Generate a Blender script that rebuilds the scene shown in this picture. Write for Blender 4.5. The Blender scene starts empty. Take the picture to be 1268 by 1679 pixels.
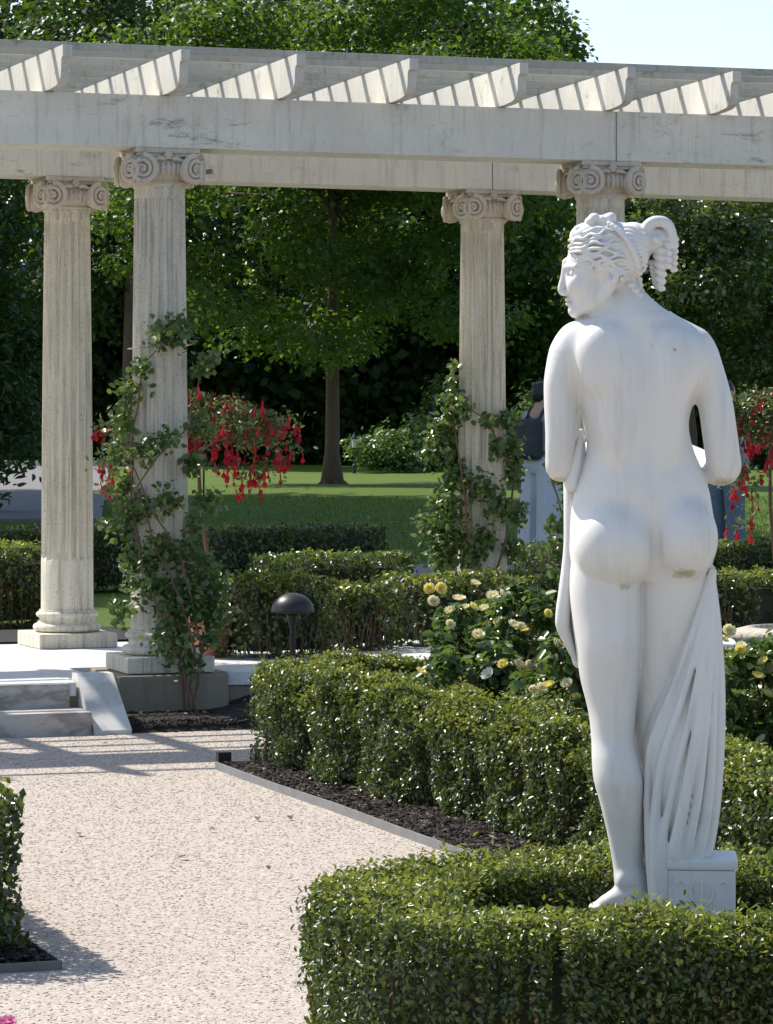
import bpy, bmesh, math, random
import numpy as np
from mathutils import Vector, Matrix
R = math.radians
rng = np.random.default_rng(7)
random.seed(7)
sc = bpy.context.scene
COL = sc.collection
# ------------------------------------------------------------ camera, sky, sun, exposure
F, HOR, CH = 5300.0, 705.0, 1.5          # focal length in photo pixels, horizon row, eye height
cam_d = bpy.data.cameras.new('camera')
cam = bpy.data.objects.new('camera', cam_d); COL.objects.link(cam)
cam.location = (0, 0, CH); cam.rotation_euler = (R(90), 0, 0)
cam_d.sensor_fit = 'VERTICAL'; cam_d.sensor_height = 36.0
cam_d.lens = F / 1679 * 36.0
cam_d.shift_y = -(839.5 - HOR) / 1679
cam_d.clip_start = 0.1; cam_d.clip_end = 5000
sc.camera = cam
SUN_EL, SUN_AZ = R(50), R(54)            # azimuth measured from +Y towards -X
sun_dir = Vector((-math.sin(SUN_AZ) * math.cos(SUN_EL), math.cos(SUN_AZ) * math.cos(SUN_EL), math.sin(SUN_EL)))
w = bpy.data.worlds.new('World'); sc.world = w; w.use_nodes = True
nt = w.node_tree
sky = nt.nodes.new('ShaderNodeTexSky'); sky.sky_type = 'NISHITA'; sky.sun_disc = False
sky.sun_elevation = SUN_EL; sky.sun_rotation = -SUN_AZ
sky.air_density = 1.0; sky.dust_density = 1.2; sky.ozone_density = 1.0
bg = nt.nodes['Background']; bg.inputs['Strength'].default_value = 0.15
nt.links.new(sky.outputs[0], bg.inputs['Color'])
sd = bpy.data.lights.new('sun', 'SUN'); sd.energy = 4.6; sd.angle = R(0.53); sd.color = (1.0, 0.95, 0.87)
so = bpy.data.objects.new('sun', sd); COL.objects.link(so); so.location = sun_dir * 60
so.rotation_euler = sun_dir.to_track_quat('Z', 'Y').to_euler()
sc.view_settings.view_transform = 'Standard'; sc.view_settings.look = 'None'
sc.view_settings.gamma = 1.0; sc.view_settings.exposure = 0.5
sc.cycles.max_bounces = 7; sc.cycles.diffuse_bounces = 4; sc.cycles.glossy_bounces = 2
sc.cycles.transmission_bounces = 4; sc.cycles.sample_clamp_indirect = 8
# ------------------------------------------------------------ small helpers
def at(px, py, Y):                        # photo pixel at distance Y -> world point
    return Vector(((px - 634) / F * Y, Y, CH - (py - HOR) / F * Y))
TH = R(19)                                # the garden's axes are turned 19 degrees from the view
U = Vector((math.cos(TH), math.sin(TH), 0)); V = Vector((-math.sin(TH), math.cos(TH), 0))
C0 = Vector((-1.193, 17.0, 0))
def G(u, v, z=0.0): return C0 + U * u + V * v + Vector((0, 0, z))
T = 0.236                                 # terrace and lawn level above the gravel
def tag(o, label=None, cat=None, group=None, kind=None):
    for k, x in (('label', label), ('category', cat), ('group', group), ('kind', kind)):
        if x: o[k] = x
    return o
def empty(name, loc=(0, 0, 0), rz=0.0):
    o = bpy.data.objects.new(name, None); COL.objects.link(o)
    o.location = loc; o.rotation_euler = (0, 0, rz); o.empty_display_size = 0.1
    return o
def link(name, me, mat, parent=None, smooth=False):
    if mat is not None:
        me.materials.clear(); me.materials.append(mat)
    if smooth and len(me.polygons): me.polygons.foreach_set('use_smooth', [True] * len(me.polygons))
    o = bpy.data.objects.new(name, me); COL.objects.link(o)
    if parent: o.parent = parent
    return o
def mesh_py(name, v, f):
    me = bpy.data.meshes.new(name); me.from_pydata([tuple(p) for p in v], [], f); me.update(); return me
def mesh_np(name, v, f):                  # v (n,3), f (m,3) or (m,4) integer arrays
    me = bpy.data.meshes.new(name); k = f.shape[1]
    me.vertices.add(len(v)); me.vertices.foreach_set('co', np.asarray(v, np.float32).ravel())
    me.loops.add(f.size); me.loops.foreach_set('vertex_index', f.astype(np.int32).ravel())
    me.polygons.add(len(f)); me.polygons.foreach_set('loop_start', np.arange(0, f.size, k, dtype=np.int32))
    me.polygons.foreach_set('loop_total', np.full(len(f), k, np.int32))
    me.update(calc_edges=True); return me
class MB:
    """collects shapes into one mesh"""
    def __init__(s): s.v, s.f = [], []
    def add(s, v, f):
        b = len(s.v); s.v += [tuple(p) for p in v]; s.f += [tuple(b + i for i in q) for q in f]; return s
    def box(s, lo, hi, M=None, bev=0.0):
        bm = bmesh.new(); bmesh.ops.create_cube(bm, size=1)
        for q in bm.verts: q.co = Vector([lo[i] + (q.co[i] + .5) * (hi[i] - lo[i]) for i in range(3)])
        if bev: bmesh.ops.bevel(bm, geom=bm.edges[:], offset=bev, segments=2, affect='EDGES', profile=.6)
        if M is not None: bm.transform(M)
        bm.verts.index_update(); s.add([q.co.copy() for q in bm.verts], [[x.index for x in p.verts] for p in bm.faces]); bm.free(); return s
    def tube(s, pts, rad, n=8, cap=True):
        pts = [Vector(p) for p in pts]; rad = rad if isinstance(rad, (list, tuple)) else [rad] * len(pts)
        b = len(s.v); ref = None
        for i, p in enumerate(pts):
            t = (pts[min(i + 1, len(pts) - 1)] - pts[max(i - 1, 0)]).normalized()
            if ref is None: ref = t.orthogonal().normalized()
            ref = (ref - t * ref.dot(t)); ref = ref.normalized() if ref.length > 1e-6 else t.orthogonal().normalized()
            bi = t.cross(ref)
            for k in range(n):
                a = 2 * math.pi * k / n
                s.v.append(tuple(p + (ref * math.cos(a) + bi * math.sin(a)) * rad[i]))
        for i in range(len(pts) - 1):
            for k in range(n):
                k2 = (k + 1) % n
                s.f.append((b + i * n + k, b + i * n + k2, b + (i + 1) * n + k2, b + (i + 1) * n + k))
        if cap:
            s.f.append(tuple(b + k for k in reversed(range(n)))); e = b + (len(pts) - 1) * n
            s.f.append(tuple(e + k for k in range(n)))
        return s
    def lathe(s, prof, n=32, c=(0, 0, 0), rf=None):   # prof [(r,z)], rf(angle, z) scales the radius
        b = len(s.v)
        for r, z in prof:
            for k in range(n):
                a = 2 * math.pi * k / n; q = r * (rf(a, z) if rf else 1)
                s.v.append((c[0] + q * math.cos(a), c[1] + q * math.sin(a), c[2] + z))
        for i in range(len(prof) - 1):
            for k in range(n):
                k2 = (k + 1) % n
                s.f.append((b + i * n + k, b + i * n + k2, b + (i + 1) * n + k2, b + (i + 1) * n + k))
        s.f.append(tuple(b + k for k in reversed(range(n)))); e = b + (len(prof) - 1) * n
        s.f.append(tuple(e + k for k in range(n))); return s
    def prism(s, poly, z0, z1):
        n = len(poly); b = len(s.v)
        s.v += [(p[0], p[1], z0) for p in poly] + [(p[0], p[1], z1) for p in poly]
        s.f.append(tuple(b + i for i in reversed(range(n)))); s.f.append(tuple(b + n + i for i in range(n)))
        for i in range(n):
            j = (i + 1) % n; s.f.append((b + i, b + j, b + n + j, b + n + i))
        return s
    def build(s, name, mat, parent=None, smooth=False):
        return link(name, mesh_py(name, s.v, s.f), mat, parent, smooth)
MG = Matrix.Translation(C0) @ Matrix.Rotation(TH, 4, 'Z')     # garden frame as a matrix
# ------------------------------------------------------------ materials
def mat_new(name):
    m = bpy.data.materials.new(name); m.use_nodes = True; n = m.node_tree.nodes
    return m, m.node_tree, n['Principled BSDF'], n['Material Output']
def node(t, typ, **kw):
    n = t.nodes.new(typ)
    for k, v in kw.items():
        if k in n.inputs: n.inputs[k].default_value = v
        else: setattr(n, k, v)
    return n
def ramp(t, src, stops):
    r = t.nodes.new('ShaderNodeValToRGB'); e = r.color_ramp.elements
    while len(e) < len(stops): e.new(0.5)
    for i, (p, c) in enumerate(stops):
        e[i].position = p; e[i].color = (c[0], c[1], c[2], 1) if not isinstance(c, (int, float)) else (c, c, c, 1)
    t.links.new(src, r.inputs[0]); return r
def mix(t, fac, a, b, mode='MIX'):
    m = t.nodes.new('ShaderNodeMix'); m.data_type = 'RGBA'; m.blend_type = mode
    for s, x in ((m.inputs[0], fac), (m.inputs[6], a), (m.inputs[7], b)):
        if isinstance(x, (int, float)): s.default_value = x
        elif isinstance(x, tuple): s.default_value = (*x[:3], 1)
        else: t.links.new(x, s)
    return m.outputs[2]
def coords(t, world=False):
    return t.nodes.new('ShaderNodeNewGeometry').outputs['Position'] if world else t.nodes.new('ShaderNodeTexCoord').outputs['Object']
def noise(t, co, scale, detail=5, rough=.6, stretch=None):
    if stretch:
        mp = t.nodes.new('ShaderNodeMapping'); mp.inputs['Scale'].default_value = stretch
        t.links.new(co, mp.inputs[0]); co = mp.outputs[0]
    n = node(t, 'ShaderNodeTexNoise', Scale=scale, Detail=detail, Roughness=rough)
    t.links.new(co, n.inputs['Vector']); return n.outputs[0]
def bump(t, b, h, strength, dist):
    n = node(t, 'ShaderNodeBump', Strength=strength, Distance=dist)
    t.links.new(h, n.inputs['Height']); t.links.new(n.outputs[0], b.inputs['Normal'])
def simple(name, col, rough=.6, metal=0.0, var=.15, scale=8, bmp=0.0):
    m, t, b, o = mat_new(name); co = coords(t)
    n = noise(t, co, scale)
    c = mix(t, n, tuple(x * (1 - var) for x in col), tuple(min(1, x * (1 + var)) for x in col))
    t.links.new(c, b.inputs['Base Color']); b.inputs['Roughness'].default_value = rough; b.inputs['Metallic'].default_value = metal
    if bmp: bump(t, b, noise(t, co, scale * 6), bmp, .01)
    return m
def stone(name, base, dark, lichen=0.0, speck=.35, streak=.3, rough=.85, bmp=.25, smudge=False):
    m, t, b, o = mat_new(name); co = coords(t, True)
    big = noise(t, co, 2.2, 6, .65); c = mix(t, ramp(t, big, [(.3, 0.0), (.72, 1.0)]).outputs[0], tuple(x * .82 for x in base), base)
    fine = noise(t, co, 95, 3, .7)
    c = mix(t, ramp(t, fine, [(.56, 0.0), (.72, speck)]).outputs[0], c, dark)
    st = noise(t, co, 5, 7, .7, (5, 5, .35))
    c = mix(t, ramp(t, st, [(.52, 0.0), (.76, streak)]).outputs[0], c, dark)
    if name == 'column_stone':             # rain-washed dirt running down the flutes
        vs = noise(t, co, 16, 5, .7, (2.2, 2.2, .08)); c = mix(t, ramp(t, vs, [(.50, 0.0), (.66, .65)]).outputs[0], c, (.27, .235, .18))
    if lichen:
        l = noise(t, co, 6, 6, .75)
        c = mix(t, ramp(t, l, [(.58, 0.0), (.68, lichen)]).outputs[0], c, (.16, .17, .05))
    if smudge:                             # dark scuffs running along the beams
        sm = noise(t, co, 9, 8, .8, (.35, .35, 1.6)); zone = noise(t, co, 1.1, 2, .5)
        f1 = ramp(t, sm, [(.56, 0.0), (.66, .8)]).outputs[0]; f2 = ramp(t, zone, [(.46, 0.0), (.58, 1.0)]).outputs[0]
        c = mix(t, mix(t, 1.0, f1, f2, 'MULTIPLY'), c, (.16, .15, .14))
    t.links.new(c, b.inputs['Base Color']); b.inputs['Roughness'].default_value = rough
    b.inputs['Specular IOR Level'].default_value = .3
    bump(t, b, mix(t, .5, fine, big), bmp, .01)
    return m
def leaf_mat(name, stops, trans=(.22, .34, .03), tf=.35, rough=.36, spec=.5):
    m, t, b, o = mat_new(name)
    g = t.nodes.new('ShaderNodeNewGeometry'); r = ramp(t, g.outputs['Random Per Island'], stops)
    t.links.new(r.outputs[0], b.inputs['Base Color']); b.inputs['Roughness'].default_value = rough
    b.inputs['Specular IOR Level'].default_value = spec
    tr = t.nodes.new('ShaderNodeBsdfTranslucent')
    t.links.new(mix(t, .55, r.outputs[0], trans), tr.inputs['Color'])
    mx = t.nodes.new('ShaderNodeMixShader'); mx.inputs[0].default_value = tf
    t.links.new(b.outputs[0], mx.inputs[1]); t.links.new(tr.outputs[0], mx.inputs[2]); t.links.new(mx.outputs[0], o.inputs['Surface'])
    return m
M = {}
M['concrete'] = stone('weathered_concrete', (.79, .75, .655), (.19, .175, .15), .3, .3, .45, .85, .25, True)
M['column'] = stone('column_stone', (.76, .695, .57), (.15, .13, .10), .0, .75, .55)
M['capital'] = stone('capital_stone', (.66, .575, .465), (.15, .12, .09), .0, .55, .6)
M['rafter'] = stone('rafter_paint', (.66, .635, .565), (.15, .14, .11), .55, .3, .35)
M['slat'] = stone('slat_paint', (.47, .45, .39), (.10, .095, .075), .7, .4, .5)
M['block'] = stone('foundation_stone', (.31, .255, .185), (.06, .05, .04), .4, .4, .4)
M['urn'] = stone('urn_stone', (.52, .46, .38), (.16, .13, .10), .2, .4, .4)
def marble(name, base, vein, k=1.0, vs=3.0):
    m, t, b, o = mat_new(name); co = coords(t, True)
    n = noise(t, co, vs, 8, .62, (1, 1, 2.2)); c = mix(t, ramp(t, n, [(.42, 0.0), (.5, k), (.6, 0.0)]).outputs[0], base, vein)
    c = mix(t, ramp(t, noise(t, co, 40, 4), [(.55, 0.0), (.75, .25)]).outputs[0], c, vein)
    t.links.new(c, b.inputs['Base Color']); b.inputs['Roughness'].default_value = .55
    bump(t, b, noise(t, co, 120, 3), .08, .004); return m
M['slab'] = marble('paving_marble', (.66, .65, .62), (.42, .42, .41), .35, 1.6)
M['step'] = marble('step_marble', (.50, .455, .405), (.20, .165, .14), .8, 2.6)
M['cheek'] = marble('cheek_marble', (.60, .58, .53), (.33, .31, .27), .6, 2.4)
M['steel'] = simple('edging_steel', (.16, .16, .16), .55, .3, .5, 6)
M['edge_wood'] = simple('edging_weathered', (.20, .20, .20), .7, 0, .4, 14)
M['black'] = simple('black_bronze', (.035, .032, .03), .42, .4, .3, 6)
M['bark'] = stone('tree_bark', (.14, .10, .07), (.02, .016, .013), .0, .6, .8, .95, .9)
M['twig'] = simple('brown_stem', (.16, .085, .05), .8, 0, .4, 30)
M['terracotta'] = simple('terracotta', (.33, .15, .09), .85, 0, .25, 12)
M['wire'] = simple('wire', (.35, .28, .2), .5, .4)
BOX = [(0, (.020, .034, .011)), (.45, (.040, .066, .016)), (.8, (.078, .108, .022)), (.96, (.14, .16, .035)), (1, (.20, .11, .04))]
M['box_leaf'] = leaf_mat('boxwood_leaf', BOX, (.26, .36, .04), .22, .33, .5)
M['box_lit_top'] = leaf_mat('boxwood_lit_top_growth', [(0, (.09, .13, .02)), (.5, (.17, .21, .03)), (1, (.28, .28, .05))], (.38, .42, .05), .36, .34, .5)  # yellow-green new growth whose paler colour also paints the sunlit hedge tops
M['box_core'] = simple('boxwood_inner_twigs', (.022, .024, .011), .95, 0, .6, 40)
M['rose_leaf'] = leaf_mat('rose_leaf', [(0, (.03, .06, .018)), (.6, (.068, .12, .03)), (.92, (.13, .19, .045)), (1, (.18, .13, .05))], (.28, .42, .06), .32, .3, .6)
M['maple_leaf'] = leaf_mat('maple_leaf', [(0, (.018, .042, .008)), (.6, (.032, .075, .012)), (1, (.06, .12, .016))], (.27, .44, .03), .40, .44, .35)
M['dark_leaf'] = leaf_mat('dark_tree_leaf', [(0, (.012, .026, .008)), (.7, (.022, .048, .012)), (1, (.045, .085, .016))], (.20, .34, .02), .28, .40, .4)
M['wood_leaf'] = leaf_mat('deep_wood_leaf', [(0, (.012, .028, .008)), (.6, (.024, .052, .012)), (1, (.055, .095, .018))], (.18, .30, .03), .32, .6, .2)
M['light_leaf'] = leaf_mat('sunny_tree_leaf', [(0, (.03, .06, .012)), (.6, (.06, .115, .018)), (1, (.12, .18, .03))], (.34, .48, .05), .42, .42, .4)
M['laurel_leaf'] = leaf_mat('laurel_leaf', [(0, (.022, .04, .012)), (.6, (.055, .09, .02)), (1, (.12, .155, .04))], (.26, .36, .05), .3, .3, .6)
M['shrub_leaf'] = leaf_mat('shrub_leaf', [(0, (.03, .065, .015)), (.6, (.07, .13, .025)), (1, (.13, .19, .04))], (.25, .4, .05), .3, .38, .5)
M['fuchsia_leaf'] = leaf_mat('fuchsia_leaf', [(0, (.05, .085, .025)), (.6, (.11, .16, .045)), (1, (.22, .24, .10))], (.25, .33, .06), .3, .4, .5)
def petal(name, c, tf=.3):
    return leaf_mat(name, [(0, tuple(x * .8 for x in c)), (1, c)], c, tf, .55, .3)
M['red'] = petal('fuchsia_red', (.72, .03, .05)); M['crimson'] = petal('fuchsia_crimson', (.48, .012, .04))
M['yellow'] = petal('rose_yellow', (.88, .75, .23)); M['cream'] = petal('rose_cream', (.86, .79, .48)); M['white'] = petal('rose_white', (.80, .78, .66))
M['stamen'] = simple('stamen', (.6, .36, .03), .8); M['pink'] = petal('pink_petal', (.75, .25, .45))
# ------------------------------------------------------------ ground surfaces
def mat_gravel():
    m, t, b, o = mat_new('pea_gravel'); co = coords(t, True)
    vo = node(t, 'ShaderNodeTexVoronoi', Scale=115.0); t.links.new(co, vo.inputs['Vector'])
    sep = t.nodes.new('ShaderNodeSeparateColor'); t.links.new(vo.outputs['Color'], sep.inputs[0])
    c = ramp(t, sep.outputs[0], [(0, (.23, .185, .15)), (.3, (.375, .315, .26)), (.65, (.455, .395, .33)), (1, (.58, .525, .46))]).outputs[0]
    c = mix(t, ramp(t, vo.outputs['Distance'], [(.35, 0.0), (.75, .7)]).outputs[0], c, (.36, .295, .235))
    big = noise(t, co, 1.7, 6, .7); c = mix(t, ramp(t, big, [(.35, .3), (.65, 0.0)]).outputs[0], c, (.42, .36, .31))
    t.links.new(c, b.inputs['Base Color']); b.inputs['Roughness'].default_value = .9
    bump(t, b, mix(t, .35, vo.outputs['Distance'], noise(t, co, 6, 6, .7)), -.5, .014); return m
def mat_mulch():
    m, t, b, o = mat_new('bark_mulch'); co = coords(t, True)
    n = noise(t, co, 60, 5, .7, (1, 2.4, 1)); c = ramp(t, n, [(.35, (.008, .006, .005)), (.6, (.026, .019, .015)), (.8, (.06, .046, .038))]).outputs[0]
    t.links.new(c, b.inputs['Base Color']); b.inputs['Roughness'].default_value = .8; bump(t, b, n, 1.0, .02); return m
def mat_lawn():
    m, t, b, o = mat_new('mown_lawn'); co = coords(t, True)
    f = noise(t, co, 26, 4, .75); big = noise(t, co, .35, 5, .6)
    c = ramp(t, f, [(.3, (.040, .080, .006)), (.55, (.088, .152, .010)), (.8, (.155, .215, .018))]).outputs[0]
    c = mix(t, ramp(t, big, [(.4, 0.0), (.7, .35)]).outputs[0], c, (.15, .18, .035))
    t.links.new(c, b.inputs['Base Color']); b.inputs['Roughness'].default_value = .75; b.inputs['Specular IOR Level'].default_value = .2
    bump(t, b, f, .9, .05); return m
def mat_asphalt():
    m, t, b, o = mat_new('grey_asphalt'); co = coords(t, True)
    f = noise(t, co, 60, 4, .7); c = ramp(t, f, [(.3, (.10, .10, .105)), (.7, (.21, .205, .20))]).outputs[0]
    t.links.new(c, b.inputs['Base Color']); b.inputs['Roughness'].default_value = .85; bump(t, b, f, .3, .01); return m
M['gravel'], M['mulch'], M['lawn'], M['asphalt'] = mat_gravel(), mat_mulch(), mat_lawn(), mat_asphalt()
M['grass_blade'] = leaf_mat('grass_blade', [(0, (.03, .07, .01)), (.6, (.065, .13, .018)), (1, (.14, .2, .04))], (.2, .36, .03), .35, .5, .3)
M['soil'] = simple('soil', (.07, .055, .04), .95, 0, .4, 2)
tag(MB().box((-2500, -300, -.5), (2500, 3000, -.06)).build('ground', M['soil']), kind='structure')
def sheet(name, pts, z, mat, thick=.05):
    return tag(MB().prism([(p.x, p.y) for p in pts], z - thick, z).build(name, mat), kind='structure')
sheet('gravel_path', [G(-14, -22), G(12, -22), G(12, -.6), G(-14, -.6)], 0.0, M['gravel'])
# lawn: gently uneven grid reaching far behind the trees
def lawn():
    xs = np.concatenate([np.linspace(-900, -60, 8), np.linspace(-50, 50, 81), np.linspace(60, 900, 8)])
    vs = np.concatenate([np.linspace(1.75, 160, 120), np.linspace(170, 2400, 14)])
    X, W = np.meshgrid(xs, vs, indexing='ij')
    P = np.stack([C0.x + X * U.x + W * V.x, C0.y + X * U.y + W * V.y, np.zeros_like(X)], -1)
    z = .05 * np.sin(P[..., 0] * .23 + 1) * np.sin(P[..., 1] * .11) + .03 * np.sin(P[..., 0] * .7 + P[..., 1] * .31)
    P[..., 2] = T - .012 + z * np.clip((P[..., 1] - 24) / 30, 0, 1)
    n, m = X.shape; i = np.arange(n * m).reshape(n, m)
    f = np.stack([i[:-1, :-1], i[1:, :-1], i[1:, 1:], i[:-1, 1:]], -1).reshape(-1, 4)
    tag(link('lawn', mesh_np('lawn', P.reshape(-1, 3), f), M['lawn'], smooth=True), kind='structure')
lawn()
def flat(px0, px1, py, z): return [at(px0, py, F * (CH - z) / (py - HOR)), at(px1, py, F * (CH - z) / (py - HOR))]
zz = T + .05
a0, a1 = flat(-900, 166, 850, zz); b0, b1 = flat(-900, 180, 764, zz)
sheet('driveway', [a0, a1, b1, b0], zz, M['asphalt'], .2)
tag(MB().box((-40, 114.0, .1), (-9.6, 114.5, .42), None, .03).build('kerb', M['concrete']), kind='structure')
p0, p1 = flat(560, 1150, 953, T + .008); q0, q1 = flat(560, 1150, 925, T + .008)
sheet('garden_path', [p0, p1, q1, q0], T + .008, M['asphalt'], .06)
# mulch beds
def bed(name, u0, u1, v0, v1, z):
    return sheet(name, [G(u0, v0), G(u1, v0), G(u1, v1), G(u0, v1)], z, M['mulch'], .08)
bed('mulch_bed', -.462, 6, -8.75, -2.725, .022); bed('mulch_bed', -8, -2.345, -7.665, -1.8, .022)
bed('mulch_bed', -8, 8, 2.36, 3.5, T + .01)
def bank():
    us, vs = np.concatenate([np.linspace(-.40, .7, 23), [2, 6]]), np.linspace(-.935, -.2, 12)
    v = [G(u, w, .004 + .13 * (lambda q: q * q * (3 - 2 * q))(min(1, max(0, (u - .12) / .6))) * ((w + .935) / .735) + .045 * min(1, (w + .935) / .2)) for u in us for w in vs]; m = len(vs)
    tag(link('mulch_bed', mesh_py('mulch_bed', v, [(i * m + j, (i + 1) * m + j, (i + 1) * m + j + 1, i * m + j + 1) for i in range(len(us) - 1) for j in range(m - 1)]), M['mulch'], smooth=True), kind='structure')
bank()
def chips(name, areas, n, z, mat, parent=None):                 # loose bark chips and pebbles lying on the beds
    P, Fc = [], []
    for k in range(n):
        u0, u1, v0, v1 = areas[k % len(areas)]; p = G(random.uniform(u0, u1), random.uniform(v0, v1), z(k) + random.uniform(0, .012))
        l, wd, a, tl = random.uniform(.012, .035), random.uniform(.004, .010), random.uniform(0, 6.28), random.uniform(-.5, .5)
        d = Vector((math.cos(a), math.sin(a), tl)) * l; s = Vector((-math.sin(a), math.cos(a), random.uniform(-.4, .4))) * wd; h = Vector((0, 0, .005))
        b = len(P); P += [p - d, p + s + h, p + d, p - s + h, p + h * 1.8]; Fc += [(b, b + 4, b + 1), (b + 1, b + 4, b + 2), (b + 2, b + 4, b + 3), (b + 3, b + 4, b)]
    o = link(name, mesh_py(name, P, Fc), mat); tag(o, kind='stuff', label='dark bark chips scattered over the planting beds', cat='mulch'); return o
M['chip'] = leaf_mat('bark_chip', [(0, (.008, .006, .005)), (.6, (.026, .019, .015)), (.94, (.06, .045, .036)), (1, (.24, .19, .15))], (.03, .02, .015), .05, .75, .2)
chips('bark_chips', [(-.40, .9, -.93, -.2), (-.45, -.05, -6.6, -2.74), (-.45, -.05, -6.6, -2.74), (-2.8, -2.36, -7.65, -7.2)], 9000, lambda k: .034 if k % 4 == 0 else .02, M['chip'])
def pebbles(n):
    base = np.array([[1, 0, 0], [-1, 0, 0], [0, 1, 0], [0, -1, 0], [0, 0, 1], [0, 0, -1]], float)
    tri = np.array([[0, 2, 4], [2, 1, 4], [1, 3, 4], [3, 0, 4], [2, 0, 5], [1, 2, 5], [3, 1, 5], [0, 3, 5]])
    vv = rng.uniform(-8.7, -.95, n); uu = rng.uniform(-2.9, .2, n)
    ok = ~(((uu > -.47) & (vv > -8.7) & (vv < -2.72)) | ((uu < -2.34) & (vv > -7.68)))
    uu, vv = uu[ok], vv[ok]; n = len(uu)
    r = rng.uniform(.0026, .0056, n); sq = rng.uniform(.6, 1.3, (n, 3)) * np.array([1.2, 1.0, .34])
    a = rng.uniform(0, 6.28, n); ca, sa = np.cos(a), np.sin(a)
    q = base[None] * sq[:, None] * r[:, None, None]
    x = q[..., 0] * ca[:, None] - q[..., 1] * sa[:, None]; y = q[..., 0] * sa[:, None] + q[..., 1] * ca[:, None]
    P = np.stack([x + (C0.x + uu * U.x + vv * V.x)[:, None], y + (C0.y + uu * U.y + vv * V.y)[:, None], q[..., 2] + (r * .1)[:, None]], -1)
    f = (tri[None] + 6 * np.arange(n)[:, None, None]).reshape(-1, 3)
    m, t, b, o = mat_new('pebble'); g = t.nodes.new('ShaderNodeNewGeometry')
    c = ramp(t, g.outputs['Random Per Island'], [(0, (.22, .18, .145)), (.2, (.375, .315, .26)), (.7, (.465, .40, .33)), (1, (.60, .545, .475))])
    t.links.new(c.outputs[0], b.inputs['Base Color']); b.inputs['Roughness'].default_value = .8
    tag(link('gravel_stones', mesh_np('gravel_stones', P.reshape(-1, 3), f), m, smooth=True), 'loose pinkish beige pea gravel covering the garden path', 'gravel', kind='stuff')
pebbles(46000)
# steel edging strips
def edging(name, pts, label, mat):
    o = MB()
    for a, b in zip(pts[:-1], pts[1:]):
        a, b = Vector(a), Vector(b); d = (b - a).normalized(); s = Vector((-d.y, d.x, 0)) * .004
        o.add([a - s - Vector((0, 0, .06)), b - s - Vector((0, 0, .06)), b + s - Vector((0, 0, .06)), a + s - Vector((0, 0, .06)), a - s, b - s, b + s, a + s],
              [(3, 2, 1, 0), (4, 5, 6, 7), (0, 1, 5, 4), (1, 2, 6, 5), (2, 3, 7, 6), (3, 0, 4, 7)])
    return tag(o.build(name, mat), label, 'edging')
ed = edging('metal_edging', [G(.9, -2.716, .034), G(-.47, -2.716, .034), G(-.473, -3.6, .032), G(-.466, -4.4, .036), G(-.472, -5.2, .033), G(-.466, -5.9, .031), G(-.47, -8.7, .034)], 'thin grey metal edging between gravel path and the rose bed mulch', M['edge_wood'])
tag(MB().box((-.03, -.02, 0), (.03, .02, .075), Matrix.Translation(G(-.43, -2.70)) @ Matrix.Rotation(TH, 4, 'Z')).build('stake', M['black'], ed))
edging('metal_edging', [G(-2.338, -3.0, .026), G(-2.338, -7.675, .026), G(-6, -7.675, .026)], 'dark metal edging round the corner of the clipped hedge beside the open gravel', M['steel'])
# ------------------------------------------------------------ terrace and steps
ter = tag(empty('terrace', G(0, 0)), kind='structure')
def slabs(u0, u1, v0, v1, nu, nv):
    for i in range(nu):
        for j in range(nv):
            a, b = u0 + (u1 - u0) * i / nu, u0 + (u1 - u0) * (i + 1) / nu; c, d = v0 + (v1 - v0) * j / nv, v0 + (v1 - v0) * (j + 1) / nv
            dz = random.uniform(-.0015, .0015)
            o = MB().box((a + .004, c + .004, T - .07 + dz), (b - .004, d - .004, T + dz), MG, .004).build('slab', M['slab'])
            o.parent = ter; o.matrix_parent_inverse = Matrix.Translation(-G(0, 0))
slabs(-5.0, -.6, -.65, 2.3, 5, 3); slabs(-.6, -.41, -.52, 2.3, 1, 3); slabs(-.41, .30, .32, 2.3, 1, 2); slabs(.30, 6.0, -.24, 2.3, 6, 2)
o = MB().box((-5, -.62, -.05), (-.45, 2.32, T - .072), MG).box((-.449, .33, -.05), (6, 2.319, T - .073), MG).box((.31, -.22, -.05), (5.99, .329, T - .074), MG).build('footing', M['block'])
o.parent = ter; o.matrix_parent_inverse = Matrix.Translation(-G(0, 0))
st = tag(empty('stone_steps', G(-1.5, -.9)), 'two veined marble steps with a sloping cheek stone up to the terrace', 'steps')
def part_w(mb, name, mat, par, smooth=False):                   # a part whose vertices are in world coordinates
    o = mb.build(name, mat, None, smooth); o.parent = par
    o.matrix_parent_inverse = (Matrix.Translation(par.location) @ par.rotation_euler.to_matrix().to_4x4()).inverted(); return o
part_w(MB().box((-5, -.945, -.05), (-.595, -.63, .112), MG, .008), 'step', M['step'], st)
part_w(MB().box((-5, -.66, .10), (-.64, -.36, T - .004), MG, .008), 'step', M['step'], st)
pr = [(-.985, -.05), (-.985, .022), (-.60, .275), (-.50, .275), (-.50, -.05)]
o = MB(); n = len(pr); vs = [MG @ Vector((-.592, a, b)) for a, b in pr] + [MG @ Vector((-.405, a, b)) for a, b in pr]
o.add(vs, [tuple(range(n)), tuple(reversed(range(n, 2 * n)))] + [(i, n + i, n + (i + 1) % n, (i + 1) % n) for i in range(n)])
part_w(o, 'cheek_stone', M['cheek'], st)
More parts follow.
